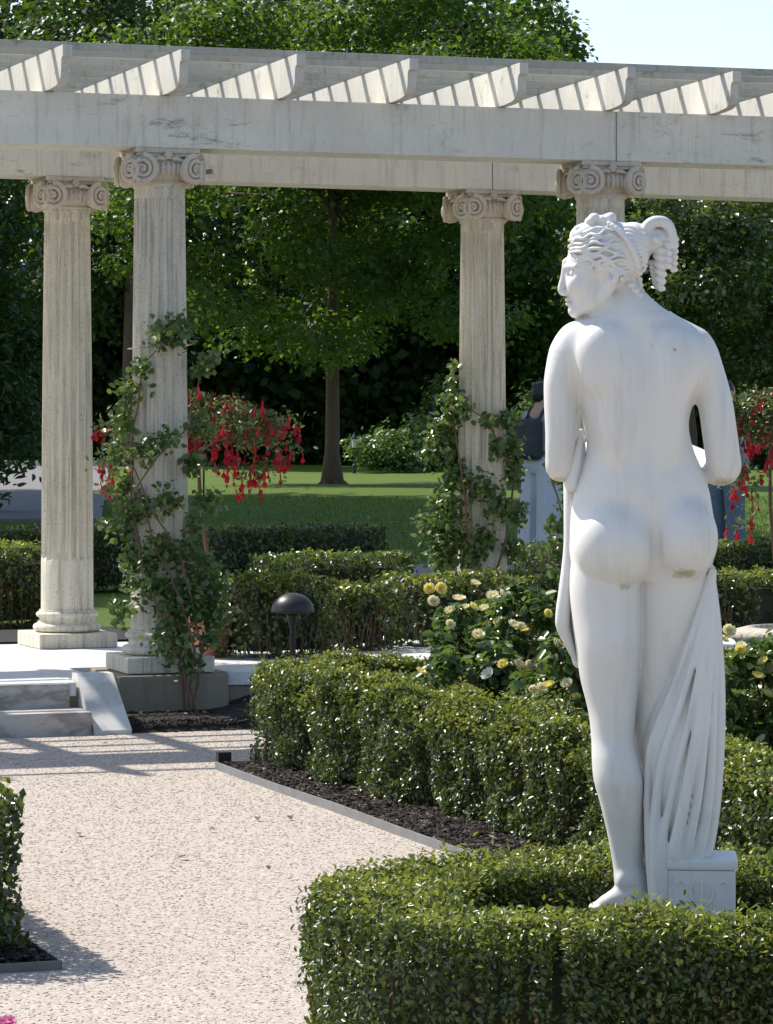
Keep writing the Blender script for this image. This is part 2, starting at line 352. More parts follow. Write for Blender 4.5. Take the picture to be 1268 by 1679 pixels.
# ------------------------------------------------------------ pergola
FL, FR = Vector((-1.193, 17.0, 0)), Vector((-1.193, 17.0, 0)) + U * 2.509
RL, RR = Vector((-1.868, 18.91, 0)), Vector((.59, 19.92, 0))
def FP(t): return FL + (FR - FL) * t
def RP(t): return RL + (RR - RL) * t
CT = T + 2.733                            # underside of the beams
perg = tag(empty('pergola', (0, 18.2, T)), 'long weathered stone pergola with fluted columns carrying beams, rafters and slats', 'pergola')
def shaft_mesh():
    NF, K = 18, 8; n = NF * K; prof = []
    for z in np.concatenate([np.linspace(.215, .5, 4), np.linspace(.512, .56, 6), np.linspace(.6, 2.42, 14), np.linspace(2.44, 2.49, 6), [2.51, 2.53]]):
        q = (z - .215) / 2.315; prof.append((.153 - .02 * q ** 1.5, z))
    def rf(a, z):
        e = max(0, min(1, (z - .51) / .04)) * max(0, min(1, (2.49 - z) / .04))
        x = (a * NF / (2 * math.pi)) % 1.0
        return 1 - .165 * (math.sqrt(e) if e > 0 else 0) * max(0, 1 - ((x - .5) / .40) ** 2) ** .5 if abs(x - .5) < .40 else 1.0
    mb = MB().lathe([(.163, .205), (.163, .2145)] + prof + [(.142, 2.535), (.142, 2.55)], n, rf=rf); return mesh_py('shaft', mb.v, mb.f)
def base_mesh():
    p = [(.17, .085)]
    for c, r, zc in ((.176, .024, .112), ):
        p += [(c + r * math.cos(a), zc + r * math.sin(a)) for a in np.linspace(-1.5, 1.5, 9)]
    p += [(.172, .14), (.163, .15), (.161, .16), (.166, .17)]
    p += [(.166 + .016 * math.cos(a), .187 + .016 * math.sin(a)) for a in np.linspace(-1.4, 1.4, 8)] + [(.165, .206)]
    mb = MB().lathe(p, 40); return mesh_py('column_base', mb.v, mb.f)
def capital_mesh():
    mb = MB()
    ab = []                                # abacus with concave sides
    for k in range(4):
        for s in np.linspace(-.86, .86, 9):
            x, y = .185 * s, -.185 + .035 * (1 - s * s)
            a = k * math.pi / 2; ab.append((x * math.cos(a) - y * math.sin(a), x * math.sin(a) + y * math.cos(a)))
    mb.prism([(x * .93, y * .93) for x, y in ab], 2.690, 2.708); mb.prism(ab, 2.7085, 2.7325)
    mb.lathe([(.140, 2.545), (.150, 2.555), (.143, 2.567), (.146, 2.58), (.172, 2.61), (.178, 2.63), (.165, 2.65), (.15, 2.69)], 48, rf=lambda a, z: 1 + (.05 * abs(math.sin(a * 12)) if 2.57 < z < 2.645 else 0))
    for k in range(4):                     # volutes flare out towards the four corners
        Rz = Matrix.Rotation(k * math.pi / 2, 4, 'Z')
        for s in (-1, 1):
            Mv = Rz @ Matrix.Translation((s * .134, -.176, 2.618)) @ Matrix.Rotation(s * R(24), 4, 'Z')
            pts, rad = [], []
            for i in range(64):
                q = i / 63; a = math.pi / 2 - s * -1 * 0 + s * q * 2 * math.pi * 2.6; r = .068 * (1 - q) ** 1.05 + .006
                pts.append(Mv @ Vector((r * math.cos(a), -.012 - .016 * q, r * math.sin(a)))); rad.append(.0115 * (1 - q) + .005)
            mb.tube(pts, rad, 7)
            pr = []
            for r, y in ((.001, -.010), (.055, -.008), (.071, .0), (.073, .02), (.056, .045), (.05, .07), (.03, .09)):
                pr.append((r, y))
            b = len(mb.v); nn = 24
            for r, y in pr:
                for j in range(nn):
                    a = 2 * math.pi * j / nn; mb.v.append(tuple(Mv @ Vector((r * math.cos(a), y, r * math.sin(a)))))
            for i in range(len(pr) - 1):
                for j in range(nn):
                    j2 = (j + 1) % nn; mb.f.append((b + i * nn + j, b + i * nn + j2, b + (i + 1) * nn + j2, b + (i + 1) * nn + j))
            eye = Mv @ Vector((0, -.028, 0))
            mb.tube([eye, eye + (Mv.to_3x3() @ Vector((0, .02, 0)))], .011, 10)
        for i in range(-2, 3):             # egg band and flower on every face
            c = Rz @ Vector((i * .028, -.176 + abs(i) * .006, 2.625)); mb.tube([c + Vector((0, 0, -.035)), c + Vector((0, 0, -.015)), c + Vector((0, 0, .018)), c + Vector((0, 0, .03))], [.005, .014, .015, .006], 8)
        fl = Rz @ Vector((0, -.17, 2.695))
        for i in range(6):
            a = i * math.pi / 3; d = Rz @ Vector((math.cos(a) * .017, -.004, math.sin(a) * .019)); mb.tube([fl, fl + d * .6, fl + d * 1.4], [.012, .014, .005], 7)
        for s in (-1, 1):
            mb.tube([fl + Rz @ Vector((s * .02, 0, -.02)), fl + Rz @ Vector((s * .05, -.006, -.018)), fl + Rz @ Vector((s * .085, -.01, -.03))], [.012, .011, .006], 7)
    return mesh_py('capital', mb.v, mb.f)
pl_mb = MB().box((-.235, -.235, 0), (.235, .235, .085), None, .008)
cm = {'shaft': shaft_mesh(), 'capital': capital_mesh(), 'column_base': base_mesh(), 'plinth': mesh_py('plinth', pl_mb.v, pl_mb.f)}
for k, me in cm.items():
    me.materials.append(M['capital' if k == 'capital' else 'column'])
    if k != 'plinth':
        me.polygons.foreach_set('use_smooth', [True] * len(me.polygons))
        if k == 'shaft': me.set_sharp_from_angle(angle=R(32))
        else: me.set_sharp_from_angle(angle=R(50))
blk = MB().box((-.30, -.31, -.1), (.29, .31, T - .001), None, .012); blk_me = mesh_py('footing_block', blk.v, blk.f); blk_me.materials.append(M['block'])
rot_r = math.atan2((RR - RL).y, (RR - RL).x)
for row, fn, rz in (('f', FP, TH), ('r', RP, rot_r)):
    for t in (-1, 0, 1, 2):
        c = empty('column', fn(t) + Vector((0, 0, T + .001)), rz); c.parent = perg; c.matrix_parent_inverse = Matrix.Translation(-perg.location)
        for k in ('plinth', 'column_base', 'shaft', 'capital'):
            o = bpy.data.objects.new(k, cm[k]); COL.objects.link(o); o.parent = c
            if k == 'shaft': o.rotation_euler.z = R(9 * (1 if row == 'f' else 2.3))
        if row == 'f' and t >= 0:
            o = bpy.data.objects.new('footing_block', blk_me); COL.objects.link(o); o.parent = c; o.location.z = -T - .003
pg_a, pg_b = at(322, 284, 17.02), at(348, 281, 17.0)
part_w(MB().tube([pg_a, pg_b], [.014, .013], 8), 'timber_stub', M['block'], perg)
BH = .273
def beam(fn, t0, t1, rz):
    a, b = fn(t0), fn(t1); L = (b - a).length
    Mx = Matrix.Translation(Vector((a.x, a.y, CT + .0015))) @ Matrix.Rotation(rz, 4, 'Z')
    part_w(MB().box((.003, -.155, 0), (L - .003, .155, BH), Mx, .006), 'beam', M['concrete'], perg)
for fn, rz, off in ((FP, TH, .012), (RP, rot_r, .0)):
    for t0, t1 in ((-1.25, 1 + off), (1 + off, 2.25)): beam(fn, t0, t1, rz)
RZ0, RZ1 = CT + BH + .003, CT + BH + .003 + .2
OV = .36
def rafter(t):
    a, b = FP(t), RP(t); d = (b - a).normalized(); n = Vector((d.y, -d.x, 0)); L = (b - a).length; hw = .024
    y0, y1 = -.155 - OV, L + .155 + OV
    def endp(y, s):                        # ogee end, s=+1 front, -1 back
        q = [(0, 0), (0, -.058), (.018, -.061), (.027, -.072), (.031, -.09), (.033, -.115), (.037, -.14), (.046, -.16), (.064, -.177), (.095, -.188), (.14, -.194), (.19, -.197), (.25, -.2)]
        for k in range(1, 13):
            e = k / 12
            pass
        return [(y + s * x, RZ1 - RZ0 + z) for x, z in q]
    f = endp(y0, 1); bk = endp(y1, -1); poly = f + list(reversed(bk)); m = len(poly)
    vs = [Vector((a.x, a.y, RZ0)) + d * y + n * hw + Vector((0, 0, z)) for y, z in poly] + [Vector((a.x, a.y, RZ0)) + d * y - n * hw + Vector((0, 0, z)) for y, z in poly]
    mb = MB().add(vs, [tuple(range(m)), tuple(reversed(range(m, 2 * m)))] + [(i, m + i, m + (i + 1) % m, (i + 1) % m) for i in range(m)])
    part_w(mb, 'rafter', M['rafter'], perg)
ts = [-.002 + .25 * k for k in range(-5, 9)]
for t in ts: rafter(t)
Lp = (RP(.5) - FP(.5)).length
def PP(t, y):                              # a point over the pergola: t along it, y metres behind the front columns
    a, b = FP(t), RP(t); d = (b - a).normalized(); return a + d * (y * (b - a).length / Lp)
y = -.155 - OV + .20
while y < Lp + .155 + OV - .1:
    a, b = PP(ts[0] - .06, y), PP(ts[-1] + .06, y); d = (b - a).normalized()
    Mx = Matrix.Translation(Vector((a.x, a.y, RZ1 + .0015))) @ Matrix.Rotation(math.atan2(d.y, d.x), 4, 'Z')
    part_w(MB().box((0, -.02, 0), ((b - a).length, .02, .038 + random.uniform(-.002, .002)), Mx, .003), 'slat', M['slat'], perg)
    y += .325
# ------------------------------------------------------------ leaves
def leaf_mesh(name, P, N, size, wid=.5, fold=.12, six=True, droop=0.0):
    """one small folded leaf per point: P base points, N facing directions, size lengths"""
    n = len(P); N = N / np.linalg.norm(N, axis=1, keepdims=True)
    r = rng.normal(size=(n, 3)); r[:, 2] -= droop
    D = r - N * (r * N).sum(1, keepdims=True); D /= np.linalg.norm(D, axis=1, keepdims=True) + 1e-9
    S = np.cross(D, N); s = np.asarray(size)[:, None]
    if six:
        tpl = [(0, 0, 0), (.5, .30, 1), (.42, .68, 1), (0, 1, 0), (-.42, .68, 1), (-.5, .30, 1)]
        fc = np.array([[0, 1, 2, 3], [0, 3, 4, 5]])
    else:
        tpl = [(0, 0, 0), (.5, .48, 1), (0, 1, 0), (-.5, .48, 1)]; fc = np.array([[0, 1, 2], [0, 2, 3]])
    vs = np.stack([P + s * (S * (x * wid) + D * (y - .35) + N * (fold * e)) for x, y, e in tpl], 1)
    k = len(tpl); f = (fc[None] + k * np.arange(n)[:, None, None]).reshape(-1, fc.shape[1])
    return mesh_np(name, vs.reshape(-1, 3), f)
def unit(n):
    v = rng.normal(size=(n, 3)); return v / np.linalg.norm(v, axis=1, keepdims=True)
def wob(p, s, seed=0.0):                  # cheap smooth noise, about -1..1
    x, y, z = p[:, 0] * s, p[:, 1] * s, p[:, 2] * s
    return (np.sin(x * 1.7 + 1.3 * np.sin(y * 1.1 + seed)) + np.sin(y * 2.1 + 1.7 * np.sin(z * 1.3 + seed * 2)) + np.sin(z * 1.9 + 1.1 * np.sin(x * 1.5 - seed))) / 3
# ------------------------------------------------------------ clipped hedges
def hedge(name, label, path, hw, h, z0, dens, size, closed_ends=True, lump=.03, seed=0., twigs=60, group='clipped box hedges', lit_top=.55, notch=(), six=False, outer=.5):
    path = [Vector((p[0], p[1], 0)) for p in path]
    L = [0.0]
    for a, b in zip(path[:-1], path[1:]): L.append(L[-1] + (b - a).length)
    tot = L[-1]
    def frame(s):
        s = np.clip(s, 0, tot); i = np.clip(np.searchsorted(L, s, side='right') - 1, 0, len(path) - 2)
        A = np.array([(p.x, p.y) for p in path]); a, b = A[i], A[i + 1]; d = b - a; l = np.linalg.norm(d, axis=1, keepdims=True)
        d = d / l; q = a + d * (s - np.array(L)[i])[:, None]
        return q, d
    root = tag(empty(name, (path[0].x, path[0].y, z0)), label, 'hedge', group)
    area_side = 2 * tot * h; area_top = tot * 2 * hw; ends = 4 * hw * h if closed_ends else 0
    for lay, nm, mt in ((0, 'foliage', 'box_leaf'), (1, 'lit_top_growth', 'box_lit_top')):  # second layer on top only: new shoots, coloured to brighten tops against darker sides
        n = int((area_side + area_top + ends) * dens * (1.0 if lay == 0 else .30))
        which = rng.random(n) * (area_side + area_top + ends) if lay == 0 else area_side + rng.random(n) * area_top
        s = rng.random(n) * tot; q, d = frame(s); nr = np.stack([-d[:, 1], d[:, 0]], 1)
        P = np.zeros((n, 3)); N = np.zeros((n, 3))
        side = which < area_side; sg = np.where(rng.random(n) < outer, 1.0, -1.0)
        zz = np.where(side, h * (1 - rng.random(n) ** 1.15 * .98), h); off = np.where(side, sg * hw, (rng.random(n) * 2 - 1) * hw)
        edge = np.clip((zz / h - .86) / .14, 0, 1); off = np.where(side, off * (1 - .10 * edge ** 2), off)
        zz = np.where(~side, h * (1 - .05 * np.abs(off / hw) ** 4), zz)
        P[:, :2] = q + nr * off[:, None]; P[:, 2] = zz
        N[:, :2] = np.where(side[:, None], nr * sg[:, None], 0); N[:, 2] = np.where(side, .35, 1)
        if closed_ends and lay == 0:
            e = which > area_side + area_top; k = e.sum(); which_end = rng.random(k) < .5
            qq, dd = frame(np.where(which_end, 0, tot)); out = np.where(which_end[:, None], -dd, dd); nn = np.stack([-dd[:, 1], dd[:, 0]], 1)
            of = (rng.random(k) * 2 - 1) * hw
            P[e, :2] = qq + nn * of[:, None] + out * (.02 + .10 * (1 - (of / hw) ** 2))[:, None]; P[e, 2] = rng.random(k) ** .8 * h
            N[e, :2] = out; N[e, 2] = .35
        Nn = N / np.linalg.norm(N, axis=1, keepdims=True)
        dep = -np.abs(rng.normal(size=n)) * .036 + np.where(rng.random(n) < .06, rng.random(n) * .035, 0)
        nz = sum((np.exp(-((s - q0) / .075) ** 2) for q0 in notch), np.zeros(n))
        lm = -.052 * nz + lump * wob(P + seed, 5.5, seed) + lump * .7 * wob(P, 14, seed + 2)
        P = P + Nn * (dep + lm)[:, None]
        if lay == 1:
            P[:, 2] += rng.random(n) * .03; keep = (wob(P, 4, seed + 5) + rng.normal(size=n) * .5) > .2 - lit_top; P, Nn = P[keep], Nn[keep]
        P[:, 2] = np.maximum(P[:, 2], .02)
        P[:, 2] += z0
        Nf = Nn + rng.normal(size=Nn.shape) * 1.0; Nf[:, 2] += .25
        sz = size * rng.uniform(.65, 1.25, len(P)); loc = np.array([path[0].x, path[0].y, z0])
        link(nm, leaf_mesh(nm, P - loc, Nf, sz * (1 if six else 1.12), .48 if six else .62, .10, six, -.8), M[mt], root)['kind'] = 'stuff'
    # dark twiggy inside
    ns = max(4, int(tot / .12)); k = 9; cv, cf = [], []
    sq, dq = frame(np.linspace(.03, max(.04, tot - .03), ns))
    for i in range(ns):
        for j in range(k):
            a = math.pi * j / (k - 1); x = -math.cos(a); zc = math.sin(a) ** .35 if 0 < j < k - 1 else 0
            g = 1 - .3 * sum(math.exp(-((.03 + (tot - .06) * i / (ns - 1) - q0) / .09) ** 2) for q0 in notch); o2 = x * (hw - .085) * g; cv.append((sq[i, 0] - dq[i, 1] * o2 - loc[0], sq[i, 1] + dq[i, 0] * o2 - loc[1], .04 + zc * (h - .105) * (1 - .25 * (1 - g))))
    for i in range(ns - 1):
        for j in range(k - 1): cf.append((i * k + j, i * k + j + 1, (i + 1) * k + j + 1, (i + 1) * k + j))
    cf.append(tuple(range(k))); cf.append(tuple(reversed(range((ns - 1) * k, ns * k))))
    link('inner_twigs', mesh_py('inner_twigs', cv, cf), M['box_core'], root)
    mb = MB()                              # bare stems showing low in the hedge
    for i in range(twigs):
        q, d = frame(np.array([random.uniform(0, tot)])); o2 = random.choice((-1, 1)) * (hw - random.uniform(.03, .07)); x, y = q[0, 0] - d[0, 1] * o2 - loc[0], q[0, 1] + d[0, 0] * o2 - loc[1]
        b = Vector((x * 1.0, y, 0)); top = Vector((random.gauss(0, .025), random.gauss(0, .025), h * random.uniform(.35, .85)))
        mb.tube([b, b + top * .5 + Vector((random.gauss(0, .012), random.gauss(0, .012), 0)), b + top], [.005, .004, .002], 4)
    if twigs: mb.build('stems', M['twig'], root)['kind'] = 'stuff'
    return root
def arc(c, r, a0, a1, n): return [(c[0] + r * math.cos(R(a)), c[1] + r * math.sin(R(a))) for a in np.linspace(a0, a1, n)]
# hedge round the statue: comes in from the right, turns at the left end and runs back
ring = [(1.5, 6.86), (1.2, 6.86), (.50, 6.87)] + arc((.43, 7.30), .43, 268, 180, 16)[1:] + arc((.45, 7.42), .45, 172, 92, 16) + [(1.2, 7.885), (1.6, 7.9)]
hedge('box_hedge', 'low glossy box hedge wrapping round the foot of the marble statue', ring, .17, .452, 0.0, 17800, .0175, True, .026, 1.0, 160, lit_top=.75, six=True, outer=.66)
hedge('box_hedge', 'long clipped box hedge beside the gravel path in front of the yellow roses', [G(2.6, -2.52)[:2], G(.9, -2.5)[:2]] + [G(.08 - .17 * math.sin(a), -2.67 + .17 * math.cos(a))[:2] for a in np.linspace(0, math.pi / 2, 10)] + [G(-.02, -4)[:2], G(.06, -6)[:2], G(.09, -8.3)[:2]], .20, .455, .0, 14800, .0192, True, .055, 3.0, 110, lit_top=.8, notch=(3.35, 4.0, 4.75, 5.3, 6.1, 6.9))
hedge('box_hedge', 'clipped box hedge end standing alone in its dark-edged mulch bed', [G(-2.615, -7.46)[:2], G(-2.615, -3.0)[:2]], .215, .475, .0, 5200, .027, True, .025, 5.0, 50)
def hz(px, Y): return ((px - 634) / F * Y, Y)
far = dict(dens=2400, size=.034, twigs=40)
hedge('box_hedge', 'dark clipped hedge block beside the black mushroom garden light', [hz(392, 17.9), hz(500, 18.25)], .24, .44, T, seed=11., **far)
hedge('box_hedge', 'yellowish clipped hedge block showing bare stems behind the mushroom light', [hz(540, 18.55), hz(612, 18.75)], .22, .37, T, seed=12., dens=2600, size=.034, twigs=110)
hedge('box_hedge', 'clipped hedge behind the white and yellow rose bush, before the vine-clad column', [hz(655, 18.9), hz(925, 19.7)], .22, .39, T, seed=13., **far)
hedge('box_hedge', 'shaded long hedge ending at the grey garden path', [hz(452, 22.0), hz(640, 22.6)], .28, .41, T, seed=14., lit_top=-.2, **far)
hedge('box_hedge', 'farthest dark hedge bordering the shaded lawn', [hz(355, 26.5), hz(600, 27.3)], .3, .47, T, seed=15., lit_top=-.3, **far)
hedge('box_hedge', 'sunlit hedge behind the bare fluted column', [hz(-60, 20.8), hz(60, 21.2)], .35, .50, T, seed=16., **far)
hedge('box_hedge', 'dark hedge between the bare column and the fuchsia, before the lawn', [hz(-80, 24.8), hz(250, 25.8)], .3, .5, T, seed=19., lit_top=-.2, **far)
hedge('box_hedge', 'clipped hedge behind the stone urn', [hz(960, 19.85), hz(1225, 20.2), hz(1330, 20.6)], .25, .37, T, seed=17., **far)
hedge('box_hedge', 'shaded hedge at the feet of the person in jeans', [hz(880, 24.5), hz(1330, 25.6)], .3, .40, T, seed=18., lit_top=-.1, **far)
# ------------------------------------------------------------ trees
def blob_leaves(cs, rs, n, shell=.55):
    """n points in ellipsoid clumps cs with radii rs, denser towards each clump's outside"""
    cs, rs = np.asarray(cs, float), np.asarray(rs, float); wgt = (rs ** 2).mean(1); i = rng.choice(len(cs), n, p=wgt / wgt.sum())
    u = unit(n); rad = shell + (1 - shell) * rng.random(n) ** .7; rad = np.where(rng.random(n) < .2, rng.random(n), rad)
    return cs[i] + u * rad[:, None] * rs[i], u
def tree(name, label, base, h, crown, trunk_r, n, lsize, mat, seed, clumps=70, z_low=.2, cl=(.16, .26), flat_=.55, wid=.75, group=None, lean=0.0, six=False, cat='tree', limbs=16, cshape=1.0):
    """crown=(rx, ry): half widths; the crown spans z_low*h..h"""
    rs_ = np.random.default_rng(seed); rd = random.Random(seed)
    root = tag(empty(name, base), label, cat, group)
    cs, rr = [], []
    zc, hz_ = h * (1 + z_low) / 2, h * (1 - z_low) / 2
    while len(cs) < clumps:
        u = rs_.normal(size=3); u /= np.linalg.norm(u); q = rs_.random() ** .45
        p = u * q; k = 1 if p[2] < 0 else cshape
        r = rs_.uniform(*cl) * (1.15 - .3 * q)
        cs.append((p[0] * crown[0] * .9 + lean * (p[2] + 1) * hz_, p[1] * crown[1] * .9, zc + p[2] * hz_ * .88)); rr.append((r * crown[0] * 1.15, r * crown[1] * 1.15, r * hz_ * flat_ * 1.6))
    P, N = blob_leaves(cs, rr, n)
    P = P + rs_.normal(size=P.shape) * lsize * .8; P[:, 2] = np.maximum(P[:, 2], .1)
    Nn = N * .6 + rs_.normal(size=N.shape) * .6; Nn[:, 2] += .8
    link('crown', leaf_mesh('crown', P, Nn, lsize * rs_.uniform(.6, 1.3, n), wid, .10, six, .5), M[mat], root)['kind'] = 'stuff'
    mb = MB()
    if trunk_r > 0:
        th = h * .82; pts, rad = [], []
        for k in range(14):
            q = k / 13; fl = 1 + .7 * max(0, 1 - q * th / .7) ** 2.5
            pts.append((rd.gauss(0, trunk_r * .12) * (q > .1) + lean * q * h * .3, rd.gauss(0, trunk_r * .12) * (q > .1), q * th - .15)); rad.append(max(.02, trunk_r * fl * (1 - .82 * q)))
        mb.tube(pts, rad, 14)
        for k in range(7):                 # root flare
            a = k * .9 + rd.random(); mb.tube([(0, 0, trunk_r * 1.2), (math.cos(a) * trunk_r * 1.3, math.sin(a) * trunk_r * 1.3, trunk_r * .3), (math.cos(a) * trunk_r * 2.9, math.sin(a) * trunk_r * 2.9, -.12)], [trunk_r * .5, trunk_r * .42, trunk_r * .12], 7)
        order = [k for k in range(len(cs)) if cs[k][2] > .42 * h]; rd.shuffle(order)
        for k in order[:limbs]:
            c = Vector(cs[k]); z0 = max(h * z_low * .9, min(th * .92, c.z - rd.uniform(.1, .3) * h * .6)); s0 = Vector((0, 0, z0)); m = s0.lerp(c, .5) + Vector((0, 0, .04 * h))
            r0 = trunk_r * (1 - .8 * z0 / th) * .55
            mb.tube([s0, s0.lerp(m, .5), m, m.lerp(c, .6), c], [r0, r0 * .8, r0 * .55, r0 * .35, .012], 7)
        mb.build('trunk', M['bark'], root, True)
    return root
def gz(Y): return T - .02
tree('maple_tree', 'shade tree with slim bare trunk and broad layered crown standing on the open lawn', (at(545, 790, 75).x, 75, T - .02), 14.5, (6.5, 5.6), .185, 68000, .155, 'maple_leaf', 21, 120, .085, (.13, .22), .30, .85, None, 0, False, 'tree', 26)
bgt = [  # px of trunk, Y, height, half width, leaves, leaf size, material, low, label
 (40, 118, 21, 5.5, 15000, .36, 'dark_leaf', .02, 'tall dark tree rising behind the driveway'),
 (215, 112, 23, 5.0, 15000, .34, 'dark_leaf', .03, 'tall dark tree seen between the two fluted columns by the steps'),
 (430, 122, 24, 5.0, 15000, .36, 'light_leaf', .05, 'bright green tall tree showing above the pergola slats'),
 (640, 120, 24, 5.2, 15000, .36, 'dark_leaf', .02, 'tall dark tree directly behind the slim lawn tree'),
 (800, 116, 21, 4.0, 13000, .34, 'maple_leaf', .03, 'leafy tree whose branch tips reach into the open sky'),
 (985, 126, 12.5, 4.2, 12000, .34, 'dark_leaf', .01, 'lower dark tree behind the statue head'),
 (1130, 104, 11.0, 4.0, 17000, .24, 'laurel_leaf', .13, 'glossy small-leaved tree behind the curls of the statue'),
 (1290, 108, 13.2, 4.4, 17000, .24, 'laurel_leaf', .13, 'glossy evergreen tree above the far fuchsia'),
]
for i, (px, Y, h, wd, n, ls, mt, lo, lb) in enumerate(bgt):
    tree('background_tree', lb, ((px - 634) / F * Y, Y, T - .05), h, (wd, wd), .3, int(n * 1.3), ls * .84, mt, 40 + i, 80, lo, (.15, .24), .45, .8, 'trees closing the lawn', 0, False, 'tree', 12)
tree('rhododendron', 'big dark evergreen shrub overhanging the driveway beside the bare fluted column', ((-40 - 634) / F * 48, 48, T - .05), 5.2, (1.35, 1.4), .07, 9000, .17, 'dark_leaf', 61, 60, .0, (.2, .3), .5, .36, None, 0, True, 'shrub', 14)
for i, (px, Y, h, wd, mt, lb) in enumerate([(640, 100, 1.35, 1.3, 'shrub_leaf', 'sunlit low shrub at the far lawn edge beside the lantern post'), (705, 102, 1.9, 1.0, 'shrub_leaf', 'taller sunlit shrub at the lawn edge beside the vine-clad rear column'),
      (735, 104, 3.0, 1.2, 'dark_leaf', 'dark shrub behind the vine-clad rear column'), (860, 103, 3.0, 1.6, 'shrub_leaf', 'mid green shrub behind the person with the backpack'), (40, 121, 2.6, 1.8, 'dark_leaf', 'dark shrub across the driveway'), (1262, 100, 1.5, .9, 'dark_leaf', 'low dark shrub under the glossy evergreens')]):
    tree('lawn_shrub', lb, ((px - 634) / F * Y, Y, T - .05), h, (wd, wd), 0, 2600, .2, mt, 70 + i, 26, .0, (.25, .4), .6, .55, 'shrubs along the lawn edge', 0, False, 'shrub')
# trees just outside the picture to the left, whose shade lies on the lawn
for i, (X, Y, h) in enumerate([(-.12 * q - 6.6, q, 24 if q > 40 else 19) for q in (35, 41, 47, 53, 59, 66)]):
    tree('lawn_tree', 'broad tree on the lawn by the driveway, shading the grass', (X, Y, T - .05), h, (6.3, 5.4), .26, 12000, .52, 'maple_leaf', 80 + i, 60, .2, (.18, .28), .4, .85, 'trees shading the lawn', 0, False, 'tree', 10)
def wood():
    n = 100000; x = rng.uniform(-32, 40, n); z = rng.random(n) ** 1.5 * np.where(x > 5.5, 11.5, 25) * (1 - .12 * rng.random(n)); y = 138 + rng.normal(size=n) * 2.5
    k = n * 2 // 5; x[:k] = rng.uniform(-18, 18, k); y[:k] = rng.uniform(117, 122, k); z[:k] = rng.random(k) ** 1.3 * 6.5
    P = np.stack([x, y, z + .2], 1); N = rng.normal(size=(n, 3)); N[:, 1] -= .7; N[:, 2] += .4
    tag(link('far_wood', leaf_mesh('far_wood', P, N, rng.uniform(.33, .62, n), .8, .1, False), M['wood_leaf']), 'dark wood closing the view behind the trees', 'wood', kind='stuff')
wood()
# lantern post far across the lawn
lp = tag(empty('lamp_post', at(581, 757, 98)), 'small black lantern post at the far edge of the lawn', 'lamp post')
lp.location.z = T; lp.scale = (.62, .62, .98)
MB().lathe([(.09, -.05), (.09, .2), (.035, .25), (.03, .72), (.06, .74)], 10).build('post', M['black'], lp)
M['lamp_glass'] = simple('lamp_glass', (.55, .5, .4), .25)
MB().lathe([(.09, .745), (.15, 1.0)], 6).build('lantern_glass', M['lamp_glass'], lp)
MB().lathe([(.18, 1.005), (.15, 1.06), (.05, 1.16), (.015, 1.24)], 8).build('lantern_cap', M['black'], lp)
# grass blades on the nearer lawn and fallen leaves
def grass():
    n = 60000; y = rng.uniform(27.5, 62, n); x = rng.uniform(-.13, .13, n) * y
    P = np.stack([x, y, np.full(n, T - .015)], 1); h = rng.uniform(.03, .07, n); a = rng.uniform(0, 6.28, n)
    s = np.stack([np.cos(a), np.sin(a), 0 * a], 1) * .006; tip = P + np.stack([rng.normal(size=n) * .02, rng.normal(size=n) * .02, h], 1)
    vs = np.stack([P - s, P + s, tip], 1).reshape(-1, 3); ok = ~((y < 30.8))
    f = np.arange(3 * n).reshape(n, 3)[ok]
    tag(link('lawn_grass', mesh_np('lawn_grass', vs, f), M['grass_blade']), 'short mown grass growing on the lawn', 'grass', kind='stuff')
grass()
def litter():
    n = 150; P = np.zeros((n, 3)); y = rng.uniform(31, 70, n); P[:, 0] = rng.uniform(-.1, .12, n) * y; P[:, 1] = y; P[:, 2] = T + .05
    for k in range(14): g = G(random.uniform(-.35, .6), random.uniform(-.88, -.4), .075); P[k] = g
    for k in range(14, 26): g = G(random.uniform(-2.2, -.6), random.uniform(-7.5, -1.2), .012); P[k] = g
    N = rng.normal(size=(n, 3)) * .3; N[:, 2] += 1; s = np.where(np.arange(n) < 26, .035, .10) * rng.uniform(.6, 1.3, n)
    M['dry_leaf'] = leaf_mat('dry_leaf', [(0, (.16, .09, .04)), (.6, (.30, .20, .10)), (1, (.42, .36, .22))], (.3, .2, .1), .2, .7, .2)
    tag(link('fallen_leaves', leaf_mesh('fallen_leaves', P, N, s, .6, .15, True), M['dry_leaf']), 'scattered dry fallen leaves', 'fallen leaves', kind='stuff')
litter()
